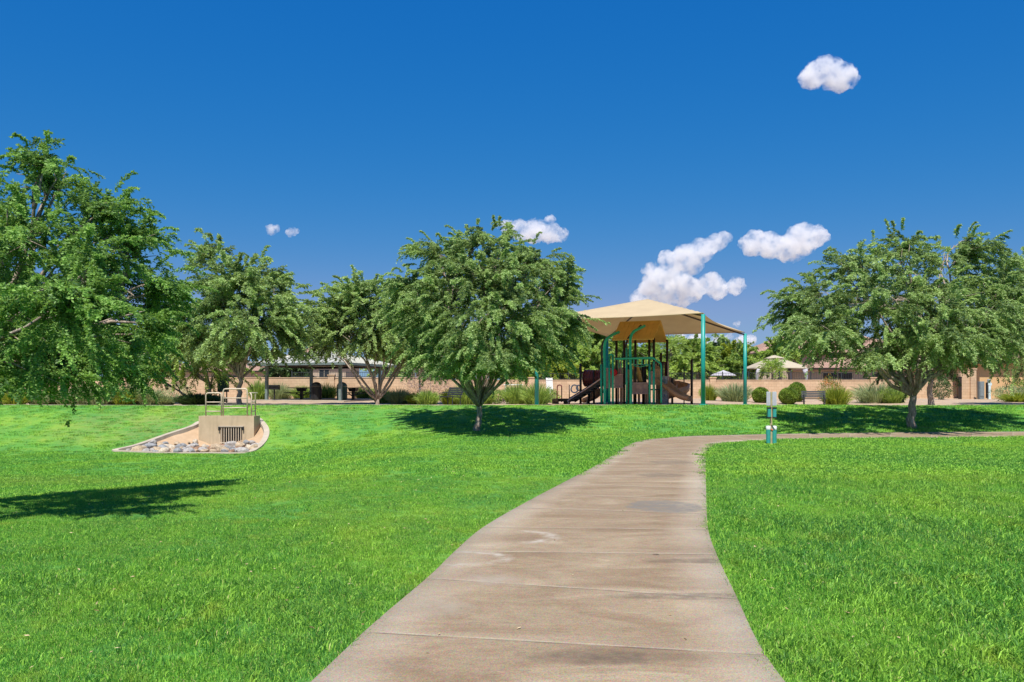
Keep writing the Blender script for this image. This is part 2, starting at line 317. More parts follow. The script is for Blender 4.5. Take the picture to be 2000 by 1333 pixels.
M['darkpost']=plain('dark_brown_post',(.028,.018,.014),.45,.4); M['pink']=plain('pink_rail',(.80,.50,.40),.5,.4,var=.1)
M['red']=plain('red_plastic',(.62,.012,.018),.4,.4,var=.08); M['white']=plain('white_paint',(.72,.72,.70),.5,.3,var=.06)
M['rail']=plain('cream_rail',(.52,.43,.32),.5,.4,var=.10,scale=8); M['greyrock']=plain('grey_climber',(.36,.35,.36),.8,.2,var=.35,scale=5)
M['metalroof']=plain('metal_roof',(.46,.455,.40),.45,.4,metal=.15,var=.06,scale=1.5); M['steel']=plain('grey_green_steel',(.17,.22,.21),.5,.4,metal=.2)
M['darkgreen']=plain('dark_green_paint',(.012,.055,.045),.5,.4); M['tealbox']=plain('teal_box',(.035,.27,.24),.5,.35,var=.15,scale=9)
M['signgrey']=plain('grey_sign_back',(.42,.44,.48),.5,.3,var=.06,scale=12); M['wood']=plain('sign_post_wood',(.36,.30,.17),.8,.2,scale=10)
M['cream']=plain('cream_canvas',(.40,.345,.26),.9,.1,var=.07); M['lav']=plain('pale_curtain',(.40,.385,.43),.9,.1,var=.07); M['glass']=plain('dark_window',(.02,.022,.025),.15,.5,bump=0)
M['cabinet']=plain('grey_cabinet',(.17,.20,.21),.6,.3); M['paleblue']=plain('pale_blue_metal',(.48,.58,.60),.5,.3); M['palmtrunk']=plain('palm_trunk',(.26,.20,.14),.9,.1,scale=12)
M['liner']=plain('white_liner',(.75,.75,.74),.6,.3,var=.05); M['orange']=plain('orange_scrap',(.6,.10,.03),.6,.3)
# ================================================================ path outline
Lpx=[(415,1500),(600,1345),(725,1227),(840,1128),(887,1082),(944,1033),(1025,985),(1100,945),(1175,905),(1235,867.5),(1290,857),(1400,851.5),(1600,847.5),(2000,844),(2500,842)]
Rpx=[(1720,1550),(1575,1390),(1487,1272),(1437,1167),(1400,1088),(1383,1038),(1380,998),(1379,955),(1378,912),(1380,884),(1395,871),(1450,862.5),(1600,857.5),(2000,854),(2500,852)]
def flat(px,py):
    Y=EYE*F/(py-HZ)
    for _ in range(30):
        X=(px-1000)/F*Y; z=float(G(X,Y)); Y=.5*Y+.5*(EYE-z)*F/(py-HZ)
    return np.array(((px-1000)/F*Y,Y))
Lw=[flat(*q) for q in Lpx]; Rw=[flat(*q) for q in Rpx]
Lw=[Lw[0]+(np.array((-.2,-9.))),]+Lw; Rw=[Rw[0]+np.array((.2,-9.))]+Rw
Lc=catmull(Lw,24); Rc=catmull(Rw,24)
mid=(Lc+Rc)/2; arcl=np.concatenate([[0],np.cumsum(np.hypot(*np.diff(mid,axis=0).T))])
nn=260; ts=np.linspace(0,arcl[-1],nn)
Lr=np.stack([np.interp(ts,arcl,Lc[:,i]) for i in(0,1)],1); Rr=np.stack([np.interp(ts,arcl,Rc[:,i]) for i in(0,1)],1)
PATH=np.vstack([Lr,Rr[::-1]])
# joints: put one joint at the mark seen at photo (1000,1250)
j0=flat(1000,1248); i0=np.argmin(np.hypot(*(((Lr+Rr)/2)-j0).T)); JS=1.42
V=[];UV=[];nu=9
for i in range(nn):
    for j in range(nu):
        t=j/(nu-1); x,y=Lr[i]*(1-t)+Rr[i]*t; V.append((x,y,float(G(x,y))+.018)); UV.append((t,(ts[i]-ts[i0])/JS+50))
Q=[(i*nu+j,i*nu+j+1,(i+1)*nu+j+1,(i+1)*nu+j) for i in range(nn-1) for j in range(nu-1)]
n0=len(V)
for i in range(nn):
    for j in (0,nu-1):
        V.append((V[i*nu+j][0],V[i*nu+j][1],V[i*nu+j][2]-.12)); UV.append(UV[i*nu+j])
Q+=[(i*nu,(i+1)*nu,n0+2*(i+1),n0+2*i) for i in range(nn-1)]+[((i+1)*nu+nu-1,i*nu+nu-1,n0+2*i+1,n0+2*(i+1)+1) for i in range(nn-1)]
struct(npmesh('concrete_path',V,Q,M['path'],uv=UV))
# ================================================================ drain apron outline (on the slope)
apx=[(222,881),(262,871),(318,852),(372,834),(392,824),(440,815),(497,816),(514,826),(523,842),(519,860),(504,876),(484,884.5),(440,886),(380,886),(320,885.5),(270,883.5)]
APR=np.array([ray(*q,y0=24,y1=40)[:2] for q in apx])
APRc=catmull(APR,6,closed=True)
HWY=33.0
def hw(px): return (px-1000)/F*HWY
def apron_z(x,y):
    d=dpoly(x,y,APRc); return np.maximum(-.66+0*d, G(x,y)-.45*d-.02)
# ================================================================ lawn sheet
def axis(segs):
    out=[]
    for a,b,st in segs: out+=list(np.arange(a,b,st))
    out.append(segs[-1][1]); return np.array(out)
xs=axis([(-60,-20,1.0),(-20,-16.5,.4),(-16.5,-7,.10),(-7,14,.22),(14,26,.4),(26,60,1.2)])
ys=axis([(-12,3,1.),(3,28,.22),(28,35.5,.10),(35.5,38.4,.15)])
XX,YY=np.meshgrid(xs,ys); ZZ=G(XX,YY)
ip=inpoly(XX,YY,PATH); dp=dpoly(XX,YY,PATH[::3]); ZZ=ZZ-.045*(ip&(dp>.05))
ia=inpoly(XX,YY,APRc); ZZ=np.where(ia,apron_z(XX,YY)-.16,ZZ)
V=np.stack([XX,YY,ZZ],-1).reshape(-1,3); nx=len(xs); I=np.arange(len(ys)*nx).reshape(len(ys),nx)
Q=np.stack([I[:-1,:-1],I[:-1,1:],I[1:,1:],I[1:,:-1]],-1).reshape(-1,4)
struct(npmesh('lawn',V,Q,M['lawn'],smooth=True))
# gravel ground beyond the crest, out to the horizon
xs=axis([(-900,-60,60),(-60,60,1.5),(60,900,60)]); ys=axis([(38.2,70,.6),(70,120,5),(120,2000,120)])
XX,YY=np.meshgrid(xs,ys); ZZ=G(XX,YY)-.012
V=np.stack([XX,YY,ZZ],-1).reshape(-1,3); nx=len(xs); I=np.arange(len(ys)*nx).reshape(len(ys),nx)
Q=np.stack([I[:-1,:-1],I[:-1,1:],I[1:,1:],I[1:,:-1]],-1).reshape(-1,4)
struct(npmesh('gravel_ground',V,Q,M['gravel'],smooth=True))
# pale concrete walk along the crest
def ribbon(name,pts,wd,mat,up=.02,th=.1):
    P=catmull(pts,10); m=MB(); V=[]; n=len(P)
    for i in range(n):
        t=P[min(i+1,n-1)]-P[max(i-1,0)]; t/=np.hypot(*t); nr=np.array((-t[1],t[0]))*wd/2
        for sgn in(-1,1):
            x,y=P[i]+sgn*nr; z=float(G(x,y))+up; V+= [(x,y,z),(x,y,z-th)]
    Fc=[]
    for i in range(n-1):
        a=i*4;b=a+4; Fc+=[(a,b,b+2,a+2),(a+1,a,a+2,a+3),(a,a+1,b+1,b),(a+2,b+2,b+3,a+3)]
    m.add(V,Fc); return m.build(name,mat)
struct(ribbon('crest_walk',[(-34,39.2),(-22,39.0),(-12,38.95),(-2,39.0),(10,39.0),(22,38.9),(34,38.8)],1.1,M['kerb'],up=.035))
struct(ribbon('playground_sand',[(2.0,43.8),(6,44.2),(9,44.6),(13.5,45.2)],9.0,M['sand'],up=.01,th=.02))
mb=MB(); fl=np.array([(-16.4,53.9),(-10.2,51.8),(-8.2,58.2),(-14.4,60.2)])
mb.prism([(x,y,float(G(x,y))-.05) for x,y in fl],(0,0,.12)); struct(mb.build('pavilion_floor',M['kerb']))
# ================================================================ grass blades
def tuft(i,nb,rad,h0,h1,wd):
    r=np.random.default_rng(100+i); V=[];Q=[];T=[]
    for b in range(nb):
        a=r.uniform(0,6.283); d=rad*math.sqrt(r.uniform()); x,y=d*math.cos(a),d*math.sin(a); h=r.uniform(h0,h1); ln=r.uniform(.15,.95)*h; la=r.uniform(0,6.283); fa=r.uniform(0,6.283)
        lx,ly=math.cos(la)*ln,math.sin(la)*ln; wx,wy=math.cos(fa)*wd/2,math.sin(fa)*wd/2; n=len(V); t=r.uniform()
        V+=[(x-wx,y-wy,-.012),(x+wx,y+wy,-.012),(x+lx*.4+wx*.8,y+ly*.4+wy*.8,h*.62),(x+lx*.4-wx*.8,y+ly*.4-wy*.8,h*.62),(x+lx+wx*.12,y+ly+wy*.12,h*r.uniform(.75,1)),(x+lx-wx*.12,y+ly-wy*.12,h*.9)]
        T+=[t]*6; Q+=[(n,n+1,n+2,n+3),(n+3,n+2,n+4,n+5)]
    me=npmesh('grass_tuft',V,Q,M['blade'],tint=T); C.objects.unlink(me); return me
coll=bpy.data.collections.new('grass_tufts')
for i in range(5): coll.objects.link(tuft(i,80,.10,.010,.028,.0034))
for i in range(3): coll.objects.link(tuft(10+i,30,.09,.030,.070,.0055))
coll2=bpy.data.collections.new('grass_tufts_far')
for i in range(4): coll2.objects.link(tuft(20+i,60,.22,.02,.05,.011))
def scatter(y0,y1,dens,seed):
    r=np.random.default_rng(seed); A=(1.34*y1+9)*(y1-y0); n=int(A*dens); y=r.uniform(y0,y1,n); x=r.uniform(-.67*y1-4.5,.67*y1+4.5,n)
    k=np.abs(x)<.66*y+4.5; x,y=x[k],y[k]
    inn=inpoly(x,y,PATH); d=dpoly(x,y,PATH[::2]); k=~(inn|((d<.05)&(r.uniform(size=len(x))<.5))|(d<.012)); x,y,d=x[k],y[k],d[k]
    if y1>24:
        k=~(inpoly(x,y,APRc)|(dpoly(x,y,APRc)<.12)); x,y,d=x[k],y[k],d[k]
    return x,y,d
def grass_object(name,parts,cl,scl):
    xs=np.concatenate([p[0] for p in parts]); ys=np.concatenate([p[1] for p in parts]); d=np.concatenate([p[2] for p in parts]); r=np.random.default_rng(5)
    n=len(xs); P=np.stack([xs,ys,G(xs,ys)],1); me=bpy.data.meshes.new(name); me.vertices.add(n); me.vertices.foreach_set('co',P.astype(np.float32).ravel())
    lump=.5+.5*np.sin(xs*1.7+np.sin(ys*1.3)*1.8)*np.sin(ys*1.1+np.sin(xs*.9)*2)
    right=sm((xs-1.0)/1.5); sc=scl*(.70+.35*lump+.35*right)*r.uniform(.75,1.25,n)
    a=me.attributes.new('sc','FLOAT','POINT'); a.data.foreach_set('value',sc.astype(np.float32))
    a=me.attributes.new('rz','FLOAT','POINT'); a.data.foreach_set('value',r.uniform(0,6.283,n).astype(np.float32))
    tall=(d>.08)&(r.uniform(size=n)<(.06+.30*right*lump+.20*lump*(ys<8)+.10*(d<.3)*(ys<12)))&(cl is coll)
    pk=np.where(tall,r.integers(5,8,n),r.integers(0,5,n)) if cl is coll else r.integers(0,4,n)
    a=me.attributes.new('pk','INT','POINT'); a.data.foreach_set('value',pk.astype(np.int32))
    o=bpy.data.objects.new(name,me); C.objects.link(o); struct(o,'stuff'); o['label']='short bright green turf growing on both sides of the concrete path'; 
    ng=bpy.data.node_groups.new(name,'GeometryNodeTree'); ng.interface.new_socket('Geometry',in_out='INPUT',socket_type='NodeSocketGeometry'); ng.interface.new_socket('Geometry',in_out='OUTPUT',socket_type='NodeSocketGeometry')
    nn=ng.nodes; gi=nn.new('NodeGroupInput'); go=nn.new('NodeGroupOutput'); ci=nn.new('GeometryNodeCollectionInfo'); ci.inputs[0].default_value=cl; ci.inputs['Separate Children'].default_value=True; ci.inputs['Reset Children'].default_value=True
    ip_=nn.new('GeometryNodeInstanceOnPoints'); ip_.inputs['Pick Instance'].default_value=True
    def at(nm,ty):
        x=nn.new('GeometryNodeInputNamedAttribute'); x.data_type=ty; x.inputs[0].default_value=nm; return x.outputs[0]
    cx=nn.new('ShaderNodeCombineXYZ'); L=ng.links
    L.new(at('rz','FLOAT'),cx.inputs[2]); L.new(gi.outputs[0],ip_.inputs['Points']); L.new(ci.outputs[0],ip_.inputs['Instance']); L.new(at('pk','INT'),ip_.inputs['Instance Index'])
    L.new(cx.outputs[0],ip_.inputs['Rotation']); L.new(at('sc','FLOAT'),ip_.inputs['Scale']); L.new(ip_.outputs[0],go.inputs[0])
    md=o.modifiers.new('scatter','NODES'); md.node_group=ng; return o
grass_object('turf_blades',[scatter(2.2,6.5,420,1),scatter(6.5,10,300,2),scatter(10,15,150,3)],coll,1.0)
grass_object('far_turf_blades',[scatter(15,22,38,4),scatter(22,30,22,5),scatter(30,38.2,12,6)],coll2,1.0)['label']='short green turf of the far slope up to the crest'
# ================================================================ trees
def leaves(P,D,Nn,ln,wd,tint):
    """diamond leaves: P base, D direction, Nn side vector"""
    n=len(P); ln=np.broadcast_to(ln,(n,))[:,None]; wd=np.broadcast_to(wd,(n,))[:,None]
    V=np.empty((n,4,3)); V[:,0]=P; V[:,1]=P+D*ln*.5+Nn*wd*.5; V[:,2]=P+D*ln; V[:,3]=P+D*ln*.5-Nn*wd*.5
    return V.reshape(-1,3),np.arange(n*4).reshape(n,4),np.repeat(tint,4)
def unit(a): return a/(np.linalg.norm(a,axis=-1,keepdims=True)+1e-9)
def sprays(r,P0,D0,L,K,ll,lw,droop,tint,tj=.25):
    """each spray: a drooping twig with K leaflets; P0,D0 (S,3)"""
    S=len(P0); t=np.linspace(.04,1,K)[None,:,None]; L=L[:,None,None]
    P=P0[:,None]+D0[:,None]*L*t+np.array((0,0,-1.))*L*droop*t*t
    T=unit(D0[:,None]+np.array((0,0,-2.))*droop*t)
    side=unit(np.cross(T,np.array((0,0,1.)))+r.normal(0,.25,(S,K,3))); sgn=np.where(np.arange(K)%2==0,1.,-1.)[None,:,None]
    D=unit(T*.65+side*sgn+r.normal(0,.30,(S,K,3))); Nn=unit(np.cross(D,r.normal(0,1,(S,K,3))+np.array((0,0,.0))))
    tn=np.clip(tint[:,None]+r.normal(0,tj,(S,K)),0,1)
    return leaves(P.reshape(-1,3),D.reshape(-1,3),Nn.reshape(-1,3),ll*r.uniform(.6,1.25,S*K),lw*r.uniform(.7,1.2,S*K),tn.ravel())
def curve(a,b,r,bend=.15,n=6,sag=0):
    a=np.array(a,float);b=np.array(b,float); t=np.linspace(0,1,n)[:,None]; L=np.linalg.norm(b-a)
    o=r.normal(0,bend*L,3)*.5; o[2]=abs(o[2])*.5-sag*L
    P=a+(b-a)*t+o*np.sin(t*math.pi); P[1:-1]+=r.normal(0,.02*L,(n-2,3)); return P
def tree(name,label,cat,Y,basepx,forkpx,lobes,seed,mat,ll=.075,lw=.026,dens=1.0,tr=.16,nl=6,group=None,spray=.55,droop=.35,cover=11,by=None,forkdy=0,out=.75,spokes=True,low=None,lowpx=None):
    r=np.random.default_rng(seed)
    b=ray(*basepx,y0=Y-6,y1=Y+6) if by is None else base(basepx[0],by)
    Y=b[1]; f=W(forkpx[0],forkpx[1],Y+forkdy); sc=Y/F
    T=thing(name,label,cat,loc=b,group=group)
    tk=MB(); q=curve(b-(0,0,.15),f,r,.10,7); tk.tube(q,np.linspace(tr*1.25,tr*.85,7)*np.array([1.25,1.05,1,1,1,1,1.05]),10)
    Lb=[]                                                # lobes in world
    for (px,py,rx,rz,dy) in lobes:
        c=W(px,py,Y+dy); s2=(Y+dy)/F; Lb.append((c,np.array((rx*s2*.97,rx*1.12*s2,rz*s2*.97))))
    nodes=[];  
    for i,(c,rd) in enumerate(Lb):                       # one limb into each lobe, forked once
        tgt=c+np.array((0,0,.15*rd[2])); pth=curve(f if i%2 else q[-2]*.4+f*.6,tgt,r,.16,8)
        tk.tube(pth,np.linspace(tr*.62,tr*.14,8),7); nodes+=list(pth[3:])
        for k in range(3):
            e=c+unit(r.normal(0,1,3))*rd*.62; p2=curve(pth[r.integers(3,7)],e,r,.15,6); tk.tube(p2,np.linspace(tr*.28,tr*.07,6),5); nodes+=list(p2[1:])
    nodes=np.array(nodes)
    P0=[];D0=[];TI=[];LL=[];cl=[]
    ctr=np.mean([l[0] for l in Lb],axis=0)
    for (c,rd) in Lb:                                    # drooping plumes: a bent axis with sprays along it
        nc=max(4,int(cover*dens*(rd[0]*rd[2]+rd[0]*rd[1])*.62))
        d=unit(r.normal(0,1,(nc,3))); PL=spray*r.uniform(1.6,3.4,nc); rad=np.where(r.uniform(size=nc)<.75,1.0,r.uniform(.3,.8,nc))
        for j in range(nc):
            dd=d[j]; q3=c+dd*rad[j]*rd; q0=q3-unit(dd*rd)*PL[j]*.85
            if low is not None and q3[2]<low: continue
            ax=unit(unit(dd*rd)*.9+unit(q3-ctr)*.5+r.normal(0,.28,3)+np.array((0,0,.25))); cl.append(q0); S=int(r.integers(17,27)); tt=r.beta(1.3,1.5)
            t=np.linspace(.05,1,S)[:,None]; dr=r.uniform(.15,.5)
            pp=q0+ax*PL[j]*t+np.array((0,0,-1.))*PL[j]*dr*t*t; tg=unit(ax+np.array((0,0,-2.))*dr*t)
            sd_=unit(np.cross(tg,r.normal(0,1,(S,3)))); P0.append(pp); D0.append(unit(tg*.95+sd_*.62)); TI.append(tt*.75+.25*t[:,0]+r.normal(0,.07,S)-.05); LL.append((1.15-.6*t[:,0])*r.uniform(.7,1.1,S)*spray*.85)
    if spokes:                                           # long whips that break the outline
        for (c,rd) in Lb:
            S=int(12*rd[0]*rd[2])+5; d=unit(r.normal(0,1,(S,3))+np.array((0,0,.25))); ax=unit(d+unit(c-ctr+.01)*.7+np.array((0,0,.35)))
            for j in range(S):
                L_=spray*r.uniform(1.0,2.1); q0=c+d[j]*rd*.80; K_=8; t=np.linspace(.1,1,K_)[:,None]; dr=r.uniform(.25,.6)
                pp=q0+ax[j]*L_*t+np.array((0,0,-1.))*L_*dr*t*t; tg=unit(ax[j]+np.array((0,0,-2.))*dr*t); P0.append(pp); D0.append(unit(tg+r.normal(0,.18,(K_,3)))); TI.append(np.full(K_,r.uniform(.4,.95))); LL.append(np.linspace(.26,.12,K_)*L_)
    P0=np.vstack(P0);D0=np.vstack(D0);TI=np.concatenate(TI);LL=np.concatenate(LL)
    if lowpx is not None:
        zc=EYE-(lowpx-HZ)/F*Y; zz_=P0[:,2]+(D0[:,2]-droop)*LL; kp=zz_>zc-r.exponential(.05*Y/12,len(P0)); P0,D0,TI,LL=P0[kp],D0[kp],TI[kp],LL[kp]
    v,qd,tn=sprays(r,P0,D0,LL,26,ll,lw,droop,TI)
    for q3 in cl:                                        # twigs that carry the clusters
        i=np.argmin(((nodes-q3)**2).sum(1)); tk.tube(curve(nodes[i],q3,r,.12,4),[tr*.09,tr*.07,tr*.05,tr*.03],4,caps=False)
    rel(tk.build('trunk',M['bark'],T,smooth=True),T)
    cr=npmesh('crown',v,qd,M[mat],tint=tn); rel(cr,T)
    return T
G1='shade trees standing on the park lawn'
tree('shade_tree','big leafy tree cut off by the left edge, its low branches hanging over the lawn','tree',12.6,(-120,905),(-95,800),
 [(-60,415,110,80,0),(100,372,70,60,.3),(85,335,55,40,-.5),(190,430,90,70,0),(250,480,80,50,.4),(40,480,150,110,-1),(160,560,120,100,.6),(-80,560,150,160,0),(60,660,140,75,-1.4),(200,650,100,70,.3),(270,640,55,60,-.6),(290,560,62,48,.2),(120,715,110,50,-1.8),(-20,690,120,60,-2.4),(130,600,120,90,-2.6),(190,520,80,70,-1.5),(300,600,50,70,1.2),(230,680,80,60,1.5),(40,600,110,90,1.4),(255,715,48,45,0)],
 11,'leafA',ll=.046,lw=.023,tr=.11,by=12.4,spray=.30,droop=.30,cover=46,lowpx=778,group=G1,out=.9,dens=1.0)
tree('shade_tree','slender trunked tree behind the drain headwall, left of the picnic shelter','tree',42,(465,787),(469,738),
 [(415,510,32,42,0),(470,560,95,60,0),(420,600,75,65,.5),(540,600,60,60,0),(495,640,95,50,-1),(400,660,55,50,.5),(560,660,42,42,.4),(465,680,75,28,0),(360,620,35,40,.3)],
 12,'leafB',lowpx=704,ll=.125,lw=.058,tr=.11,by=42,spray=.75,cover=8.5,group=G1)
tree('shade_tree','low forking tree with pale bare limbs in front of the picnic shelter','tree',46,(735,790),(737,782),
 [(700,595,70,42,0),(650,630,42,46,0),(780,600,60,60,0),(735,655,75,36,-.5),(636,668,30,22,.3),(700,575,45,25,0),(820,660,60,45,.5),(680,640,62,48,0),(765,625,70,55,.3),(640,610,35,40,.2),(790,680,55,38,0),(840,610,55,60,1)],
 13,'leafB',lowpx=698,ll=.125,lw=.058,tr=.11,by=46,spray=.75,cover=8.5,group=G1)
tree('shade_tree','round crowned tree in the middle of the lawn with its shadow around the trunk','tree',29.3,(932,841),(936,792),
 [(930,480,55,48,0),(860,505,60,42,.3),(1030,520,85,45,0),(960,560,140,70,0),(860,590,85,70,-.6),(1080,590,72,60,.3),(960,640,130,60,-1.4),(870,680,70,48,0),(1040,670,80,48,.5),(960,695,95,34,-2.2),(820,640,55,55,.6),(800,600,55,50,1.4),(880,700,50,28,-1.6),(1010,610,80,60,-2),(930,540,95,60,1.5),(1110,625,38,35,0),(795,560,45,34,.3),(1095,545,38,30,-.3),(985,470,40,30,.5)],
 14,'leafB',lowpx=742,ll=.078,lw=.036,tr=.105,spray=.42,cover=16.5,group=G1)
tree('shade_tree','wide spreading tree on the right lawn above the branch of the path','tree',31,(1783,836),(1784,770),
 [(1760,495,60,50,0),(1680,525,75,50,0),(1880,500,75,50,.5),(1960,560,75,60,.5),(1600,580,65,50,0),(1560,620,50,45,.3),(1700,600,110,70,-1),(1850,600,120,75,-1),(1960,640,90,60,0),(1620,650,65,42,0),(1740,665,85,42,0),(1880,680,90,42,.4),(1700,690,55,28,-2.0),(1600,640,70,45,-2.2),(1850,660,90,45,-2.4),(1800,560,110,70,1.6),(1540,590,30,30,0)],
 15,'leafB',lowpx=724,ll=.082,lw=.038,tr=.13,spray=.45,cover=14.0,group=G1)
tree('shade_tree','leaning tree with a reddish trunk just behind the wide right tree','tree',45,(1820,795),(1818,742),
 [(1820,690,60,28,0),(1790,660,60,40,.4),(1870,650,60,45,0),(1770,700,30,22,0)],16,'leafD',ll=.12,lw=.055,tr=.13,by=44.5,spray=.75,cover=6,group=G1)
tree('shade_tree','darker tree at the right edge, behind the wide right tree','tree',46,(2045,800),(2040,740),
 [(2000,540,55,50,0),(1990,600,60,60,0),(2040,650,80,70,0),(1985,680,45,38,0)],17,'leafB',ll=.12,lw=.045,tr=.2,by=46,spray=.75,cover=6,group=G1)
tree('shade_tree','small tree with a thin straight trunk beside the green cabinet on the left','tree',47,(410,780),(410,750),
 [(390,690,55,38,0),(340,680,50,45,0),(420,715,38,22,0),(320,715,45,25,.4)],18,'leafC',ll=.13,lw=.05,tr=.11,by=47,spray=.75,cover=6,group=G1)
tree('shade_tree','crooked low tree with a bent bare stem behind the left shrubs','tree',50,(384,776),(350,764),
 [(300,700,55,40,0),(240,690,60,45,0),(170,690,60,45,0),(90,680,60,45,.5)],19,'leafD',ll=.14,lw=.06,tr=.065,by=49,spray=.8,cover=5,group=G1)
G2='trees beyond the block wall'
def bt(px,py,rx,rz,Y,seed,mat,label,trunk=770,name='background_tree'):
    r=np.random.default_rng(seed*3); L=[(px,py,rx,rz*.8,0)]+[(px+r.uniform(-.6,.6)*rx,py+r.uniform(-.5,.5)*rz,rx*r.uniform(.4,.7),rz*r.uniform(.35,.6),r.uniform(-1,1)) for _ in range(4)]
    return tree(name,label,'tree',Y,(px,trunk),(px,py+rz*.7),L,seed,mat,ll=.24,lw=.11,tr=.2,by=Y,spray=1.0,cover=1.5,group=G2,spokes=True,out=.6,dens=1.0)
bt(1100,690,48,42,74,31,'leafC','bright green tree beyond the wall, between the middle tree and the playground')
bt(1150,660,34,35,78,32,'leafC','narrow green tree just left of the climbing frame, beyond the wall')
bt(1045,715,38,24,72,33,'leafC','low bushy tree beyond the wall, behind the left canopy post')
bt(1165,705,30,26,70,34,'leafC','low rounded tree behind the maroon crawl tube, beyond the wall')
bt(1225,690,34,34,76,35,'leafC','green tree seen through the playground posts below the ochre roof')
bt(1278,705,28,28,76,36,'leafC','green tree seen beyond the right posts of the play tower')
bt(1085,728,30,12,69,37,'leafY','yellow green bush topping the wall beside the left canopy post')
bt(1360,700,26,28,80,38,'leafC','dark feathery tree beyond the wall beside the near right canopy post')
bt(1395,695,24,26,84,39,'leafB','olive tree beyond the wall, between the two right canopy posts')
bt(1428,708,24,24,82,40,'leafY','yellowish sparse tree beyond the wall behind the patio umbrella')
bt(1320,722,32,18,72,41,'leafC','low green bush beyond the wall under the palm at the play tower')
bt(1522,690,26,22,80,42,'leafC','yellow green tree beyond the wall at the corner of the tiled house')
bt(560,715,40,16,75,43,'leafD','dark hedge tree beyond the wall behind the picnic shelter')
bt(800,705,60,30,72,44,'leafB','dense dark tree beyond the wall between two lawn trees',)
bt(900,700,60,34,74,45,'leafC','dense tree beyond the wall directly behind the middle tree')
bt(985,705,50,30,76,46,'leafC','leafy tree beyond the wall at the right of the middle trunk')
bt(110,715,70,25,66,47,'leafD','dark hedge tree beyond the wall at the far left')
bt(1445,712,18,22,78,48,'leafC','small dark tree beyond the wall beside the far right canopy post')
# palms
def palm(px,top,Y,seed,label,L=2.2,n=22,tr=.16):
    r=np.random.default_rng(seed); b=base(px,Y); t=W(px,top,Y); T=thing('palm_tree',label,'palm',loc=b,group='palms beyond the block wall')
    m=MB(); m.tube(curve(b-(0,0,.1),t,r,.03,6),np.linspace(tr*1.2,tr,6),8); rel(m.build('trunk',M['palmtrunk'],T,smooth=True),T)
    P0=np.repeat(t[None],n,0); a=np.linspace(0,6.283*3,n)+r.uniform(0,.3,n); el=np.linspace(1.2,-.3,n); D=np.stack([np.cos(a)*np.cos(el),np.sin(a)*np.cos(el),np.sin(el)],1)
    v,q,tn=sprays(r,P0,D,np.full(n,L),46,.55,.06,.5,r.uniform(.2,.9,n)); rel(npmesh('crown',v,q,M['leafC'],tint=tn),T)
palm(1312,672,72,51,'palm with arching fronds beside the play tower roof post',L=1.5)
palm(1352,680,80,52,'spiky palm beyond the wall, left of the near right canopy post',L=1.7)
palm(1508,716,70,53,'small palm in front of the cream gazebo',L=1.1,n=16,tr=.08)
# ================================================================ shrubs
def grassclump(px,Y,wpx,hpx,seed,mat,label,name='grass_clump',n=420,cat='ornamental grass',group='clumping grasses in the gravel border',arch=.55,bw=.03,spread=1.0):
    r=np.random.default_rng(seed); b=base(px,Y); s=Y/F; wd=wpx*s/2; h=hpx*s
    a=r.uniform(0,6.283,n); e=r.uniform(.25,1,n)**.7; out=np.sqrt(r.uniform(0,1,n))*spread
    P0=np.stack([np.cos(a)*wd*.6*out*r.uniform(.3,1,n),np.sin(a)*wd*.6*out*r.uniform(.3,1,n),np.zeros(n)],1)
    tip=np.stack([np.cos(a)*wd*out,np.sin(a)*wd*out,h*e*(1-.45*out**2)],1); K=5; t=np.linspace(0,1,K)[None,:,None]
    midp=P0+(tip-P0)*.45+np.array((0,0,1.))*(h*arch*.5*e)[:,None]
    Pc=P0[:,None]*(1-t)**2+2*midp[:,None]*t*(1-t)+tip[:,None]*t*t
    wv=unit(np.cross(tip-P0,r.normal(0,1,(n,3))))[:,None]*(bw*np.array([.5,.5,.42,.28,.03]))[None,:,None]
    V=np.stack([Pc-wv,Pc+wv],2).reshape(-1,3); base_i=(np.arange(n)*K*2)[:,None]; kk=np.arange(K-1)[None]*2
    Q=np.stack([base_i+kk,base_i+kk+1,base_i+kk+3,base_i+kk+2],-1).reshape(-1,4); tn=np.repeat(np.clip(r.normal(.5,.28,n),0,1),K*2)
    o=npmesh(name,V,Q,M[mat],tint=tn); o.location=b; return tag(o,label,cat,group)
def bush(px,Y,wpx,hpx,seed,mat,label,name='shrub',cat='shrub',n=1500,group='shrubs in the gravel border',ll=.11,lw=.045,round_=False,twiggy=False):
    r=np.random.default_rng(seed); b=base(px,Y); s=Y/F; wd=wpx*s/2; h=hpx*s
    T=thing(name,label,cat,loc=b,group=group); m=MB()
    for i in range(9):
        d=unit(r.normal(0,1,3)*(1,1,.4)+np.array((0,0,.9))); m.tube(curve((0,0,-.05),d*np.array((wd*.85,wd*.85,h*.8)),r,.15,4),np.linspace(.022,.006,4),4)
    m.build('stems',M['bark'],T)
    d=unit(r.normal(0,1,(n,3))); rad=(.93+.07*r.uniform(0,1,n)) if round_ else r.uniform(.35,1,n)**.6
    lump=1+(0.03 if round_ else .28)*np.sin(d[:,0]*5+seed)*np.sin(d[:,2]*6+d[:,1]*4+seed)
    P=d*(rad*lump)[:,None]*np.array((wd,wd*.9,h*.52))+np.array((0,0,h*.5)); P[:,2]=np.maximum(P[:,2],.02)
    D=unit(d*(.5 if round_ else .8)+r.normal(0,.7,(n,3))+np.array((0,0,.3)))
    v,q,tn=leaves(P,D,unit(np.cross(D,r.normal(0,1,(n,3)))),ll*r.uniform(.6,1.2,n),lw,np.clip(.5+.3*np.sin(d[:,0]*4+d[:,2]*5)+r.normal(0,.25,n),0,1))
    npmesh('foliage',v,q,M[mat],tint=tn,parent=T); return T
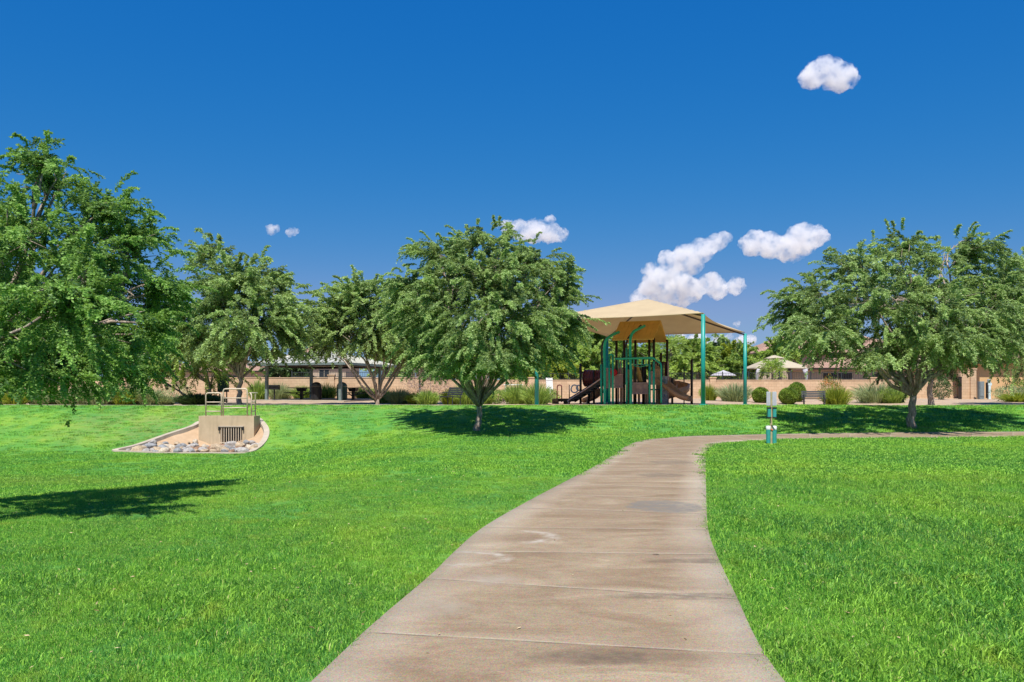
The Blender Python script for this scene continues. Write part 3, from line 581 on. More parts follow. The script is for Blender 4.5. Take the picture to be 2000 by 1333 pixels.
gc=[(30,50,50,32,'leafY','yellow green fine grass clump under the left tree branches'),(75,49,44,26,'leafG','grey green grass clump second from the left edge'),
(135,49,80,34,'leafG','broad grey green spiky clump under the low branches of the left tree'),(165,51,50,44,'leafG','taller pale clump standing behind the broad spiky one'),
(215,50,60,36,'leafG','silvery clump under the drooping branch tips'),(262,51,60,40,'leafG','pale grey clump at the right end of the low branches'),
(505,57,40,38,'leafC','upright green grass just left of the shelter'),(545,61,50,30,'leafG','pale grass behind the charcoal grill'),(590,61,40,26,'leafC','low grass behind the left picnic table'),
(638,60,44,30,'leafC','grass tuft between the two trash bins'),(712,60,46,24,'leafC','low grass behind the right picnic table'),(780,56,50,30,'leafG','pale grass clump right of the shelter'),
(912,57,56,42,'leafC','tall green grass beside the park bench under the middle tree'),(880,55,40,30,'leafY','yellow green grass growing around the bench legs'),(1010,60,56,40,'leafC','rounded green grass left of the left canopy post'),
(1048,61,60,42,'leafC','tall green grass behind the left canopy post'),(1435,56,66,36,'leafG','spreading grey green clump between the right canopy posts'),(1385,57,34,30,'leafY','yellow green grass beside the near right canopy post'),
(1632,53,58,38,'leafY','bright yellow green arching grass at the right end of the dark bench'),(1710,54,90,40,'leafG','wide green grey fountain grass left of the right tree trunk'),(1745,53,50,34,'leafC','green fountain grass touching the right tree trunk'),(1985,52,56,18,'leafY','low yellow flowering ground plant at the right edge')]
gc+=[(5,48,50,36,'leafG','pale grey green clump cut by the left edge'),(100,47,54,34,'leafY','yellowish clump between the first grey clumps on the left'),(190,47,50,30,'leafG','low silvery clump right of the broad spiky one'),(238,47,56,34,'leafY','yellow green clump under the hanging branch tips'),(290,47,60,34,'leafG','silvery grey clump where the low branches end'),(750,50,46,26,'leafC','green grass behind the base of the pale limbed tree'),(815,50,44,24,'leafY','low yellow green tuft left of the mounded grass'),(945,51,44,34,'leafC','upright green grass behind the middle tree trunk')]
for i,(px,Y,wp,hp,mt,lb) in enumerate(gc): grassclump(px,42.3+(i%3)*.8 if px<330 else (45.2+(i%3) if 760<px<1060 else Y),wp*1.35,hp*1.2,200+i,mt,lb,n=800,arch=.7)
grassclump(835,45,66,34,240,'leafC','mounded dark green grass left of the park bench',n=800,arch=.8)
grassclump(390,43.5,110,26,241,'leafD','long low dark juniper mound behind the railings',name='low_shrub',cat='shrub',n=1500,arch=.7,bw=.06)
grassclump(320,44,60,22,242,'leafG','low grey mound left of the dark juniper',name='low_shrub',cat='shrub',n=700,arch=.7,bw=.05)
bush(1486,55,32,28,301,'leafBall','clipped ball shrub standing alone behind the dog waste station',name='ball_shrub',round_=True,n=8000,group='clipped ball shrubs',ll=.09,lw=.055)
bush(1540,54,35,30,302,'leafBall','front clipped ball shrub of the overlapping pair',name='ball_shrub',round_=True,n=8000,group='clipped ball shrubs',ll=.09,lw=.055)
bush(1556,56.5,34,36,303,'leafBall','rear clipped ball shrub of the overlapping pair',name='ball_shrub',round_=True,n=8000,group='clipped ball shrubs',ll=.09,lw=.055)
bush(1622,57,46,46,304,'leafO','loose shrub dotted with orange flowers behind the dark bench',name='flowering_shrub',n=1600)
bush(1838,58,42,38,305,'leafD','dark rounded shrub right of the leaning trunk',n=1800)
bush(1758,57,50,44,306,'twig','sparse brown twiggy shrub left of the right tree trunk',n=900)
bush(1975,53,70,30,307,'leafG','low grey green shrub at the right edge',n=2000)
bush(1990,57,36,40,308,'leafBall','rounded green shrub on the right edge behind the grey one',n=1500)
bush(835,60,90,62,309,'twig','large dry shrub with reddish brown twigs against the wall',n=2200,name='dry_shrub',ll=.2,lw=.03)
bush(935,61,80,50,310,'twig','dry brown shrub behind the middle tree trunk',n=1500,name='dry_shrub',ll=.2,lw=.03)
bush(1000,48,40,30,311,'leafD','dark green shrub in front of the white table',n=1500)
bush(970,48,34,26,312,'leafC','green shrub just right of the middle trunk',n=1300)
bush(1075,50,34,26,313,'leafC','low green shrub below the white chair',n=1200)
bush(345,60,60,30,314,'leafG','pale shrub against the wall behind the bent stem',n=1300)
bush(1380,60,30,22,315,'leafC','low green shrub against the wall right of the spiral slide',n=900)

r=np.random.default_rng(77); n=1100; y=r.uniform(3.8,34,n)**1.0; x=r.uniform(-.6,.6,n)*y; onp=inpoly(x,y,PATH); kk=(~onp|(r.uniform(size=n)<.12))&~inpoly(x,y,APRc)
x,y,onp=x[kk],y[kk],onp[kk]; n=len(x); a=r.uniform(0,6.28,n); Dv=unit(np.stack([np.cos(a),np.sin(a),r.uniform(-.15,.4,n)],1)); Pv=np.stack([x,y,G(x,y)+np.where(onp,.024,.028)],1)
v,q,tn=leaves(Pv,Dv,unit(np.cross(Dv,np.array((0,0,1.))+r.normal(0,.3,(n,3)))),r.uniform(.02,.05,n),r.uniform(.01,.022,n),r.uniform(0,1,n))
o=npmesh('leaf_litter',v,q,leafmat('dry_leaf',(.20,.12,.05),(.62,.50,.28),.1),tint=tn); struct(o,'stuff'); o['label']='small dry fallen leaves scattered over the lawn and the path'
# ================================================================ block walls and iron fences
def wall(name,label,a,b,ztop,th=.22,mat='block',cap=True,pil=()):
    a=np.array(a,float);b=np.array(b,float); L=np.hypot(*(b-a)); ang=math.atan2(*(b-a)[::-1]); z0=float(min(G(*a),G(*b)))-.3
    T=thing(name,label,'wall',loc=(a[0],a[1],z0),rz=ang,group='walls behind the park')
    m=MB(); m.box((L/2,0,(ztop-z0-.06)/2),(L,th,ztop-z0-.06)); m.build('wall_body',M[mat],T)
    if cap:
        m=MB(); m.box((L/2,0,ztop-z0-.03),(L+.02,th+.05,.06)); m.build('cap',M[mat],T)
    for t in pil:
        m=MB(); m.box((L*t,-.02,(ztop-z0+.12)/2),(.45,th+.22,ztop-z0+.12)); m.box((L*t,-.02,ztop-z0+.16),(.53,th+.30,.08)); m.build('pilaster',M[mat],T)
    return T
def X(px,Y): return (px-1000)/F*Y
wall('block_wall','long tan block wall behind the picnic shelter and left shrubs',(-52,62),(X(818,62),62),2.52,pil=(.55,.86))
wall('block_wall','tan block wall section behind the middle tree',(X(818,62)+.02,63.2),(X(1045,63),63.2),2.36,pil=(.97,))
wall('block_wall','low tan block wall behind the playground and the ball shrubs',(X(1046,66),66),(X(1868,66),66),2.40,pil=(.42,.8))
wall('block_wall','taller tan wall with a pilaster just right of the brown gate post',(X(1874,61),61),(X(1903,61),61.2),2.95,pil=(.88,))
def fence(label,x0,x1,Y,z0,z1,sp=.13):
    T=thing('iron_fence',label,'fence',loc=(x0,Y,z0),group='iron view fences on the walls'); L=x1-x0; h=z1-z0
    m=MB()
    for z in (.06,h-.06): m.box((L/2,0,z),(L,.03,.035))
    m.build('rail',M['iron'],T)
    m=MB(); n=int(L/sp)
    for i in range(n): m.box(((i+.5)*sp,0,h/2),(.018,.018,h-.06))
    m.build('pickets',M['iron'],T)
    for i in range(int(L/2.4)+1):
        m=MB(); m.box((min(i*2.4,L),0,h/2+.03),(.06,.06,h+.06)); m.build('post',M['iron'],T)
fence('dark iron fence on the wall left of the playground',X(1050,66.05),X(1180,66.05),66.05,2.40,2.95)
fence('dark iron fence on the wall between the canopy posts',X(1290,66.05),X(1457,66.05),66.05,2.40,2.98)
fence('dark iron fence on the wall in front of the gazebo and the tiled house',X(1462,66.05),X(1760,66.05),66.05,2.40,3.0)
fence('dark iron fence on the wall behind the picnic shelter',X(570,62.05),X(815,62.05),62.05,2.52,2.95)
m=MB(); b=base(1875,60.5); m.box((0,0,.75),(.2,.12,1.55)); m.box((0,0,1.55),(.24,.16,.05)); o=m.build('gate_post',M['darkpost'],loc=None); o.location=b; tag(o,'dark brown gate post standing against the tan wall','post')
# ================================================================ houses
def hip(m,x0,x1,y0,y1,z,zr,ov=.5):
    x0-=ov;x1+=ov;y0-=ov;y1+=ov; dx=x1-x0;dy=y1-y0; k=min(dx,dy)/2
    if dx>=dy: r0,r1=(x0+k,(y0+y1)/2,zr),(x1-k,(y0+y1)/2,zr); 
    else: r0,r1=((x0+x1)/2,y0+k,zr),((x0+x1)/2,y1-k,zr)
    v=[(x0,y0,z),(x1,y0,z),(x1,y1,z),(x0,y1,z),r0,r1]; 
    f=[(0,1,5,4),(1,2,5),(2,3,4,5),(3,0,4)] if dx>=dy else [(0,1,4),(1,2,5,4),(2,3,5),(3,0,4,5)]
    w=[(a,b,c-.18) for a,b,c in v[:4]]; m.add(v+w,f+[(0,6,7,1),(1,7,8,2),(2,8,9,3),(3,9,6,0),(6,9,8,7)])
    return m
def house(label,px,Y,blocks,wins,mat='stucco2'):
    b=base(px,Y); T=thing('house',label,'house',loc=b,group='houses beyond the block wall')
    for (x0,x1,y0,y1,z,zr) in blocks:
        m=MB(); m.box(((x0+x1)/2,(y0+y1)/2,z/2-.2),(x1-x0,y1-y0,z+.4)); m.build('wall',M[mat],T)
        m=MB(); hip(m,x0,x1,y0,y1,z,zr); r=m.build('roof',M['tile'],T)
        m=MB(); m.box(((x0+x1)/2,y0-.52,z-.09),(x1-x0+1.04,.05,.2)); m.build('fascia',M['darkpost'],r)
    for (x,y,z,w_,h_) in wins:
        m=MB()
        for q in ((-w_/2,0,.05,h_),(w_/2,0,.05,h_),(0,-h_/2,w_+.05,.05),(0,h_/2,w_+.05,.05),(0,0,.04,h_)): m.box((x+q[0],y-.035,z+q[1]),(q[2],.07,q[3]))
        f=m.build('window',M['cream'],T); m=MB(); m.box((x,y-.012,z),(w_,.02,h_)); m.build('pane',M['glass'],f)
house('two level house with pinkish tiled roofs behind the gazebo and the right tree',1600,90,
 [(-6.0,12,2,14,4.7,7.4),(-2.2,12,-4,2,2.9,4.0)],[(-4.6,2,3.5,1.3,1.0),(0.4,-4,1.5,3.0,1.9),(5.2,-4,1.5,2.6,1.7),(2.5,2,4.2,1.6,.8)])
house('orange stucco house with a tiled roof at the right edge',1990,64,[(-3.6,9,-1.2,10,2.75,4.6)],[(2.4,-1.2,1.5,1.4,1.2)],mat='stucco')
house('distant house with a tan tiled roof seen above the picnic shelter',600,100,[(-4.2,4.5,0,9,4.0,6.2)],[(-1,0,2.6,1.2,1.0),(2,0,2.6,1.2,1.0)])
house('far house with a low pale roof behind the left block wall',420,98,[(-7,5.5,0,10,2.9,4.7)],[(2,0,1.9,1.4,1.0)])
house('distant pinkish roofed house between the canopy post and the gazebo',1455,125,[(-3,3.5,0,9,4.2,6.3)],[(0,0,2.9,1.2,1.0)])
# ================================================================ gazebo and patio umbrella beyond the wall
b=base(1512,74); T=thing('gazebo','cream canvas gazebo with pale curtained legs beyond the iron fence','gazebo',loc=b)
hw_=2.25; ze=2.45; zp=3.05
def canopy(m,h,z0,z1,h1,sag=.12,n=8):
    V=[];rows=6
    for i in range(rows+1):
        t=i/rows; hh=h+(h1-h)*t; z=z0+(z1-z0)*(t**.8)
        for k in range(4):
            for j in range(n):
                s=-1+2*j/n; p=[(s,-1),(1,s),(-s,1),(-1,-s)][k]; V.append((p[0]*hh,p[1]*hh,z-sag*(1-s*s)*(0 if i>0 else -1)*.5))
    N4=4*n; f=[(i*N4+k,i*N4+(k+1)%N4,(i+1)*N4+(k+1)%N4,(i+1)*N4+k) for i in range(rows) for k in range(N4)]
    m.add(V,f)
m=MB(); canopy(m,hw_,ze,zp+.25,.62); o=m.build('canopy',M['cream'],T,smooth=True); s=o.modifiers.new('t','SOLIDIFY'); s.thickness=.02
m=MB(); canopy(m,.75,zp+.30,zp+.62,.05); o=m.build('vent_canopy',M['cream'],T,smooth=True); s=o.modifiers.new('t','SOLIDIFY'); s.thickness=.02
for sx in(-1,1):
    for sy in(-1,1):
        m=MB(); m.tube([(sx*hw_*.95,sy*hw_*.95,0),(sx*hw_*.95,sy*hw_*.95,ze)],.04,8); lg=m.build('leg',M['iron'],T)
        m=MB(); m.tube([(sx*hw_*.93,sy*hw_*.93,.1),(sx*hw_*.93,sy*hw_*.93,1.2),(sx*hw_*.92,sy*hw_*.92,1.9),(sx*hw_*.86,sy*hw_*.93,2.42)],[.15,.10,.14,.24],9); m.build('curtain',M['lav'],lg,smooth=True)
b=base(1413,76); T=thing('patio_umbrella','flat grey patio umbrella beyond the wall between the canopy posts','umbrella',loc=b)
m=MB(); m.lathe((0,0,0),[(1.15,1.92),(1.13,1.99),(.6,2.22),(.12,2.38),(.02,2.44)],10); m.build('canopy',M['lav'],T); m=MB(); m.tube([(0,0,0),(0,0,2.5)],.035,8); m.build('pole',M['iron'],T)
# ================================================================ picnic shelter
P0=np.array((-15.6,54.3)); wv=np.array((.947,-.322)); uv_=np.array((.322,.947)); ctr=P0+wv*2.65+uv_*2.6; gz=float(G(*ctr)); ang=math.atan2(wv[1],wv[0])
T=thing('picnic_shelter','open picnic shelter with a pale ribbed metal hip roof on grey green posts','shelter',loc=(*ctr,gz),rz=ang)
for sx in(-1,1):
    for sy in(-1,1):
        m=MB(); m.box((sx*2.65,sy*2.6,1.12),(.17,.17,2.34)); po=m.build('post',M['steel'],T); m=MB(); m.box((sx*2.65,sy*2.6,.02),(.32,.32,.03)); m.build('base_plate',M['steel'],po)
m=MB(); e=3.45; z0=2.30; zp=3.25
m.add([(-e,-e,z0),(e,-e,z0),(e,e,z0),(-e,e,z0),(0,0,zp),(-e,-e,z0-.05),(e,-e,z0-.05),(e,e,z0-.05),(-e,e,z0-.05),(0,0,zp-.09)],[(0,1,4),(1,2,4),(2,3,4),(3,0,4),(6,5,9),(7,6,9),(8,7,9),(5,8,9),(0,5,6,1),(1,6,7,2),(2,7,8,3),(3,8,5,0)])
for k in range(4):
    mt=np.array(Matrix.Rotation(k*math.pi/2,3,'Z'))
    for i in range(-8,9):
        x=i*.41; y1=-abs(x); 
        a=np.array((x,-e,z0+.03)); c=np.array((x,y1,z0+(zp-z0)*(1-abs(x)/e)+.03))
        if abs(i)<9: m.tube([mt@a,mt@c],.022,4)
    m.tube([mt@np.array((-e,-e,z0+.03)),(0,0,zp+.04)],.06,6)
rf=m.build('roof',M['metalroof'],T)
m=MB()
for k in range(4):
    mt=np.array(Matrix.Rotation(k*math.pi/2,3,'Z')); m.tube([mt@np.array((-2.6,-2.6,2.21)),mt@np.array((2.6,-2.6,2.21))],.075,4); m.tube([mt@np.array((-2.6,-2.6,2.24)),(0,0,zp-.16)],.055,4)
m.build('beam',M['darkpost'],T)
m=MB()
for k in range(4):
    mt=np.array(Matrix.Rotation(k*math.pi/2,3,'Z')); p=mt@np.array((0,-e-.02,z0-.03)); m.box(p,(2*e+.06,.03,.15),rz=k*math.pi/2)
m.build('fascia',M['steel'],T)
def picnic_table(label,px,Y,rz):
    b=base(px,Y)+np.array((0,0,.07)); T=thing('picnic_table',label,'picnic table',loc=b,rz=rz,group='picnic tables under the shelter')
    m=MB(); m.box((0,0,.75),(1.55,.80,.05)); m.build('table_top',M['iron'],T,bevel=.015)
    for s in(-1,1):
        m=MB(); m.box((0,s*.72,.45),(1.65,.28,.04)); m.build('seat',M['black'],T,bevel=.01)
    m=MB(); m.box((0,0,.36),(.16,.16,.74)); m.box((0,0,.62),(.42,.36,.2),taper=1.3); m.build('pedestal',M['black'],T)
    m=MB(); m.tube([(0,-.72,.43),(0,-.3,.26),(0,.3,.26),(0,.72,.43)],.035,6); m.tube([(-.5,-.72,.42),(-.1,0,.3)],.025,6); m.tube([(.5,.72,.42),(.1,0,.3)],.025,6); m.build('brace',M['black'],T)
picnic_table('dark picnic table on the left side under the shelter',589,55.6,R(-14)); picnic_table('dark picnic table on the right side under the shelter',690,54.6,R(-14))
def bin_(label,px,Y,mat,first=[]):
    b=base(px,Y)+np.array((0,0,.07)); T=thing('trash_bin',label,'trash bin',loc=b,group='trash bins under the shelter')
    m=MB(); m.lathe((0,0,0),[(.24,0),(.29,.04),(.31,.78),(.33,.80),(.33,.84)],18); m.build('body',M[mat],T,smooth=False)
    m=MB()
    for i in range(18):
        a=i*6.283/18; m.box((.315*math.cos(a),.315*math.sin(a),.41),(.02,.06,.72),rz=a)
    m.build('slats',M[mat],T)
    m=MB(); m.lathe((0,0,0),[(.33,.845),(.31,.95),(.22,1.07),(.10,1.12),(.01,1.13)],18); d=m.build('dome_lid',M[mat],T,smooth=True)
    m=MB(); m.box((0,-.30,.94),(.24,.06,.14)); m.build('flap',M['steel' if mat=='darkgreen' else 'iron'],d)
bin_('black domed trash bin beside the left picnic table',618,53.6,'black'); bin_('dark green domed trash bin beside the right picnic table',668,53.2,'darkgreen')
b=base(536,53.8); T=thing('charcoal_grill','black park charcoal grill on a single post left of the shelter','grill',loc=b)
m=MB(); m.tube([(0,0,-.1),(0,0,.72)],.045,8); m.build('post',M['black'],T)
m=MB(); m.box((0,.0,.74),(.6,.42,.03)); m.box((0,.20,.88),(.6,.02,.28)); m.box((-.29,0,.88),(.02,.40,.28)); m.box((.29,0,.88),(.02,.40,.28)); m.box((0,-.20,.80),(.6,.02,.12)); m.build('firebox',M['black'],T)
m=MB()
for i in range(9): m.tube([(-.24+i*.06,-.2,.95),(-.24+i*.06,.2,.95)],.008,5)
m.tube([(-.3,-.28,.95),(.3,-.28,.95)],.01,5); m.build('grate',M['iron'],T)
b=base(436,49); T=thing('utility_cabinet','dark green utility cabinet on two legs left of the slender tree','cabinet',loc=b)
m=MB(); m.box((0,0,1.05),(.55,.4,.85)); m.box((0,0,1.49),(.6,.46,.05)); m.build('body',M['darkgreen'],T,bevel=.02)
m=MB(); m.box((0,-.21,1.05),(.46,.02,.74)); d=m.build('door',M['darkgreen'],T); m=MB(); m.box((.16,-.23,1.05),(.03,.03,.12)); m.build('handle',M['steel'],d)
for s in(-1,1): m=MB(); m.tube([(s*.2,0,-.05),(s*.2,0,.63)],.035,8); m.build('leg',M['iron'],T)
def bench(label,px,Y,rz,L=1.6,dz=0):
    b=base(px,Y)+np.array((0,0,dz)); T=thing('park_bench',label,'bench',loc=b,rz=rz)
    m=MB()
    for i in range(4): m.box((0,-.20+i*.13,.45-.01*i),(L,.10,.03))
    m.build('seat',M['iron'],T)
    m=MB()
    for i in range(4): m.box((0,.27+i*.035,.55+i*.105),(L,.025,.085),rx=R(-14))
    m.build('backrest',M['iron'],T)
    for s in(-1,1):
        m=MB(); x=s*L*.42; m.tube([(x,-.22,0),(x,-.22,.42),(x,.22,.42),(x,.22,0)],.028,6); m.tube([(x,.22,.40),(x,.40,.92)],.025,6); m.tube([(x,-.22,.42),(x,-.24,.62),(x,.28,.66)],.02,6); m.build('leg_frame',M['iron'],T)
bench('dark green slatted park bench facing the playground under the middle tree',879,42.8,R(-58)); bench('dark metal bench in front of the ball shrubs and the yellow green grass',1590,52,R(-12),1.4)
for s_ in [o for o in bpy.data.objects if o.name.startswith('park_bench')]: pass
b=base(1918,60.2); T=thing('utility_cabinet','dark grey utility cabinet against the orange wall at the right','cabinet',loc=b)
m=MB(); m.box((-.08,0,.62),(.34,.3,1.25)); m.box((.06,0,.62),(.02,.31,1.1)); m.build('body',M['cabinet'],T,bevel=.01); m=MB(); m.box((-.08,-.17,.66),(.26,.02,.95)); d=m.build('door',M['cabinet'],T); m=MB(); m.box((.0,-.19,.7),(.02,.03,.1)); m.build('handle',M['steel'],d)
b=base(1930,60.0); T=thing('meter_pedestal','pale blue meter pedestal with dark panel beside the grey cabinet','pedestal',loc=b)
m=MB(); m.box((.06,0,.7),(.16,.2,1.4)); m.box((.08,0,1.05),(.26,.22,.18)); m.build('body',M['paleblue'],T,bevel=.01); m=MB(); m.box((-.08,0,.62),(.1,.16,1.1)); m.build('panel',M['black'],T)
# white chair and table
b=base(1077,57); T=thing('garden_chair','white high backed plastic chair standing by the wall left of the playground','chair',loc=b,rz=R(25))
m=MB(); m.box((0,0,.42),(.5,.5,.05)); m.build('seat',M['white'],T,bevel=.02); m=MB()
for i in range(5): m.box((-.2+i*.1,.27,.98),(.085,.03,1.0),rx=R(-8))
m.box((0,.30,1.35),(.5,.03,.06),rx=R(-8)); m.build('backrest',M['white'],T)
for sx in(-1,1):
    for sy in(-1,1): m=MB(); m.tube([(sx*.2,sy*.2,.42),(sx*.26,sy*.27,0)],.025,6); m.build('leg',M['white'],T)
b=base(1002,58); T=thing('garden_table','white table partly hidden by green shrubs right of the middle tree','table',loc=b,rz=R(5))
m=MB(); m.box((0,0,1.0),(1.3,.7,.06)); m.build('table_top',M['white'],T,bevel=.02)
for sx in(-1,1):
    for sy in(-1,1): m=MB(); m.tube([(sx*.5,sy*.28,.98),(sx*.62,sy*.32,0)],.03,6); m.build('leg',M['white'],T)
# ================================================================ shade canopy over the playground
NR=np.array((8.6,38.4)); u2=np.array((.425,.905)); w2=np.array((.905,-.425)); WX=8.16; DY=10.6
NL=NR-w2*WX; FR=NR+u2*DY; FL=NL+u2*DY; CC=(NL+FR)/2; ang=math.atan2(w2[1],w2[0]); cz=float(G(*CC))
T=thing('shade_canopy','tan fabric shade canopy on four teal posts over the playground','shade canopy',loc=(*CC,cz),rz=ang)
ze=5.05-cz; zc=6.48-cz; hx,hy=WX/2,DY/2
for (sx,sy) in((-1,-1),(1,-1),(1,1),(-1,1)):
    g=float(G(*(CC+w2*sx*hx+u2*sy*hy)))-cz; zt=ze-(.0 if sy<0 else .22)
    m=MB(); m.tube([(sx*hx,sy*hy,g-.1),(sx*hx,sy*hy,zt-.08)],[.105,.09],14); po=m.build('post',M['greenpost'],T,smooth=True)
    m=MB(); m.lathe((sx*hx,sy*hy,g),[(.2,0),(.2,.03),(.12,.05)],14); m.build('base_plate',M['greenpost'],po)
    m=MB(); m.tube([(sx*hx,sy*hy,zt-.14),(sx*hx*.93,sy*hy*.93,zt-.06),(0,0,zc-.32)],.045,6); m.build('rafter',M['darkpost'],po)
n=22; V=[]; st=np.linspace(-1,1,n+1)
for j in range(n+1):
    for i in range(n+1):
        a,c=st[i],st[j]; mx=max(abs(a),abs(c)); 
        # scalloped hems: the middles of the four edges pull in and up a little, hips stay straight
        e_=1-mx; ridge=1-abs(abs(a)-abs(c)); zb=ze-.11*(1+c)*.999
        x=a*hx*(1-.0*mx); y=c*hy
        if abs(a)>=abs(c): x=a*hx*(1-.085*(1-c*c/(mx*mx+1e-9))*mx)
        else: y=c*hy*(1-.085*(1-a*a/(mx*mx+1e-9))*mx)
        r2=(min(abs(a),abs(c))/(mx+1e-9)); sag=.07*math.sin(math.pi*mx)*(1-r2**2)*.9
        V.append((x,y,zb+(zc-ze)*(1-mx)-sag-.02*(1-r2*r2)*mx**3))
Q=[(j*(n+1)+i,j*(n+1)+i+1,(j+1)*(n+1)+i+1,(j+1)*(n+1)+i) for j in range(n) for i in range(n)]
o=npmesh('fabric_roof',V,Q,M['fabric'],parent=T,smooth=False); s=o.modifiers.new('t','SOLIDIFY'); s.thickness=.025
# ================================================================ play structure (local frame: x along w2, y along u2)
O=np.array((7.15,44.6)); gz=float(G(*O)); ang=math.atan2(w2[1],w2[0])
T=thing('play_structure','brown and green play structure with an ochre gabled roof, slides and bent climbing poles','play structure',loc=(*O,gz),rz=ang); PS=T
def L(px,py,ly):
    k=(px-1000)/F; a=(k*(O[1]+ly*u2[1])-O[0]-ly*u2[0])/(w2[0]-k*w2[1]); Y=O[1]+a*w2[1]+ly*u2[1]
    return np.array((a,ly,EYE-(py-HZ)/F*Y-gz))
def pole(name,pts,r,mat,foot=True,par=None):
    P=[L(*q) for q in pts]
    if foot: P=[np.array((P[0][0],P[0][1],-.05))]+P
    P=np.array(P)
    if len(P)>2: P=catmull(P,5)
    m=MB(); m.tube(P,r,9); return m.build(name,M[mat],par or PS,smooth=True)
for px,py,ly in ((1204,660,-1),(1241,664,-1),(1277,660,-1),(1219,658,1),(1268,664,1),(1303,664,1),(1190,700,-.3)): pole('roof_post' if py<690 else 'deck_post',[(px,py,ly)],.065,'darkpost')
for px,py,ly in ((1134,710,-.5),(1150,722,.6),(1351,702,.4),(1336,718,1.6)): pole('deck_post',[(px,py,ly)],.065 if px!=1336 else .03,'darkpost')
# gabled roof
a0=L(1197,664,-1.25); a1=L(1275,666,-1.25); x0,x1=a0[0],a1[0]+.05; zE=(a0[2]+a1[2])/2; zR=zE+.98; yo=1.3
m=MB(); th=.05
for s in(-1,1):
    p=[(x0,s*yo,zE),(x1,s*yo,zE),(x1,0,zR),(x0,0,zR)]; m.prism(p,(0,s*.03,th))
rf=m.build('gable_roof',M['brownroof'],T)
m=MB()
for i in range(9):
    x=x0+(x1-x0)*i/8
    for s in(-1,1): m.tube([(x,s*yo,zE+th+.01),(x,s*.02,zR+th+.01)],.028,5)
m.tube([(x0,0,zR+th),(x1,0,zR+th)],.05,6); m.build('roof_rib',M['brownroof'],rf)
# decks
dz=1.12; xa=L(1190,760,-1)[0]; xb=L(1240,760,-1)[0]; xc=L(1283,760,-1)[0]
m=MB(); m.box(((xa+xb)/2,0,dz),(xb-xa,2.1,.07)); m.build('deck',M['darkpost'],T)
m=MB(); m.box(((xb+xc)/2,0,dz-.32),(xc-xb-.02,2.1,.07)); m.build('deck',M['darkpost'],T)
def panel(x0,x1,z0,z1,y,mat='mauve',slots=7,th=.05):
    m=MB(); n=slots; wd=(x1-x0)/n
    for i in range(n): m.box((x0+wd*(i+.5),y,(z0+z1)/2),(wd*.72,th,z1-z0))
    m.box(((x0+x1)/2,y,z0+.03),(x1-x0,th+.02,.07)); m.box(((x0+x1)/2,y,z1-.03),(x1-x0,th+.02,.07)); return m.build('slatted_panel',M[mat],T)
A=lambda px,ly:L(px,0,ly)[0]; Z=lambda py,ly,px=1240:L(px,py,ly)[2]
panel(A(1184,-1.1),A(1199,-1.1),Z(758,-1.1),Z(719,-1.1),-1.1); panel(A(1199.5,-1.1),A(1217,-1.1),Z(758,-1.1),Z(731,-1.1),-1.1,slots=9)
panel(A(1208,1),A(1222,1),Z(750,1),Z(718,1),1,'mauve',5); panel(A(1222,-1.05),A(1228,-1.05),Z(790,-1.05),Z(722,-1.05),-1.05,'brown',2)
panel(A(1234,-1.1),A(1266,-1.1),Z(770,-1.1),Z(747.5,-1.1),-1.1,'mauve',14)
panel(A(1236,1),A(1256,1),Z(748,1),Z(715,1),1,'brown',5); panel(A(1272,1),A(1302,1),Z(745,1),Z(708,1),1,'maroon',6); panel(A(1278,-1.1),A(1290,-1.1),Z(752,-1.1),Z(722,-1.1),-1.1,'brown',3)
m=MB(); c=L(1199,728,-1.22); m.lathe((0,0,0),[(.01,-.04),(.17,-.04),(.19,0),(.17,.04),(.01,.04)],20,'Y'); o=m.build('red_disc',M['red'],T); o.location=c
panel(A(1247,.3),A(1263,.3),Z(748,.3),Z(712,.3),.3,'darkpost',3); panel(A(1222,.5),A(1236,.5),Z(752,.5),Z(722,.5),.5,'brown',3); panel(A(1266,-1.1),A(1276,-1.1),Z(752,-1.1),Z(726,-1.1),-1.1,'mauve',4)
for px,py in ((1208,703),(1212,706),(1305,706)): pole('panel_post',[(px,py,-.9)],.035,'mauve')
for px,py,ly in ((1228,712,.9),(1256,700,.5),(1291,690,.9),(1160,724,-.2)): pole('deck_post',[(px,py,ly)],.06,'darkpost')
# wavy climbing wall, pale rock climber
m=MB(); P=[L(1236,720,-.6),L(1240,712,-.6),L(1246,722,-.6),L(1252,746,-.6)]; m.tube(catmull(np.array(P),6),.10,8); m.build('arched_slide_hood',M['brownroof'],T,smooth=True)
m=MB(); x0_,x1_=A(1293,-.9),A(1304,-.9); rr=np.random.default_rng(3); z1_=Z(735,-.9,1300)
m.box(((x0_+x1_)/2,-.9,z1_/2),(x1_-x0_,.12,z1_))
for i in range(16): m.lathe((rr.uniform(x0_+.05,x1_-.05),-.97,rr.uniform(.1,z1_-.1)),[(.07,-.03),(.06,.02),(.02,.05)],7)
m.build('rock_climber',M['greyrock'],T)
m=MB(); x0_,x1_=A(1279,.4),A(1292,.4); m.add(*[[ (x0_,.4,Z(712,.4)),(x1_,.4,Z(722,.4)),(x1_+.05,.4,0),(x0_+.1,.4,0),(x0_,.5,Z(712,.4)),(x1_,.5,Z(722,.4)),(x1_+.05,.5,0),(x0_+.1,.5,0)],[(0,1,2,3),(4,7,6,5),(0,4,5,1),(1,5,6,2),(2,6,7,3),(3,7,4,0)]]); m.build('side_board',M['brown'],T)
# lower posts and boards under the decks
for px,ly in ((1214,-.9),(1225,.9),(1239,.9),(1248,-.8),(1258,.8),(1263,-.8),(1283,-.6)):
    m=MB(); z=dz if px<1241 else dz-.32; m.box((A(px,ly),ly,z/2-.03),(.11,.09,z)); m.build('deck_support',M['brown'],T)
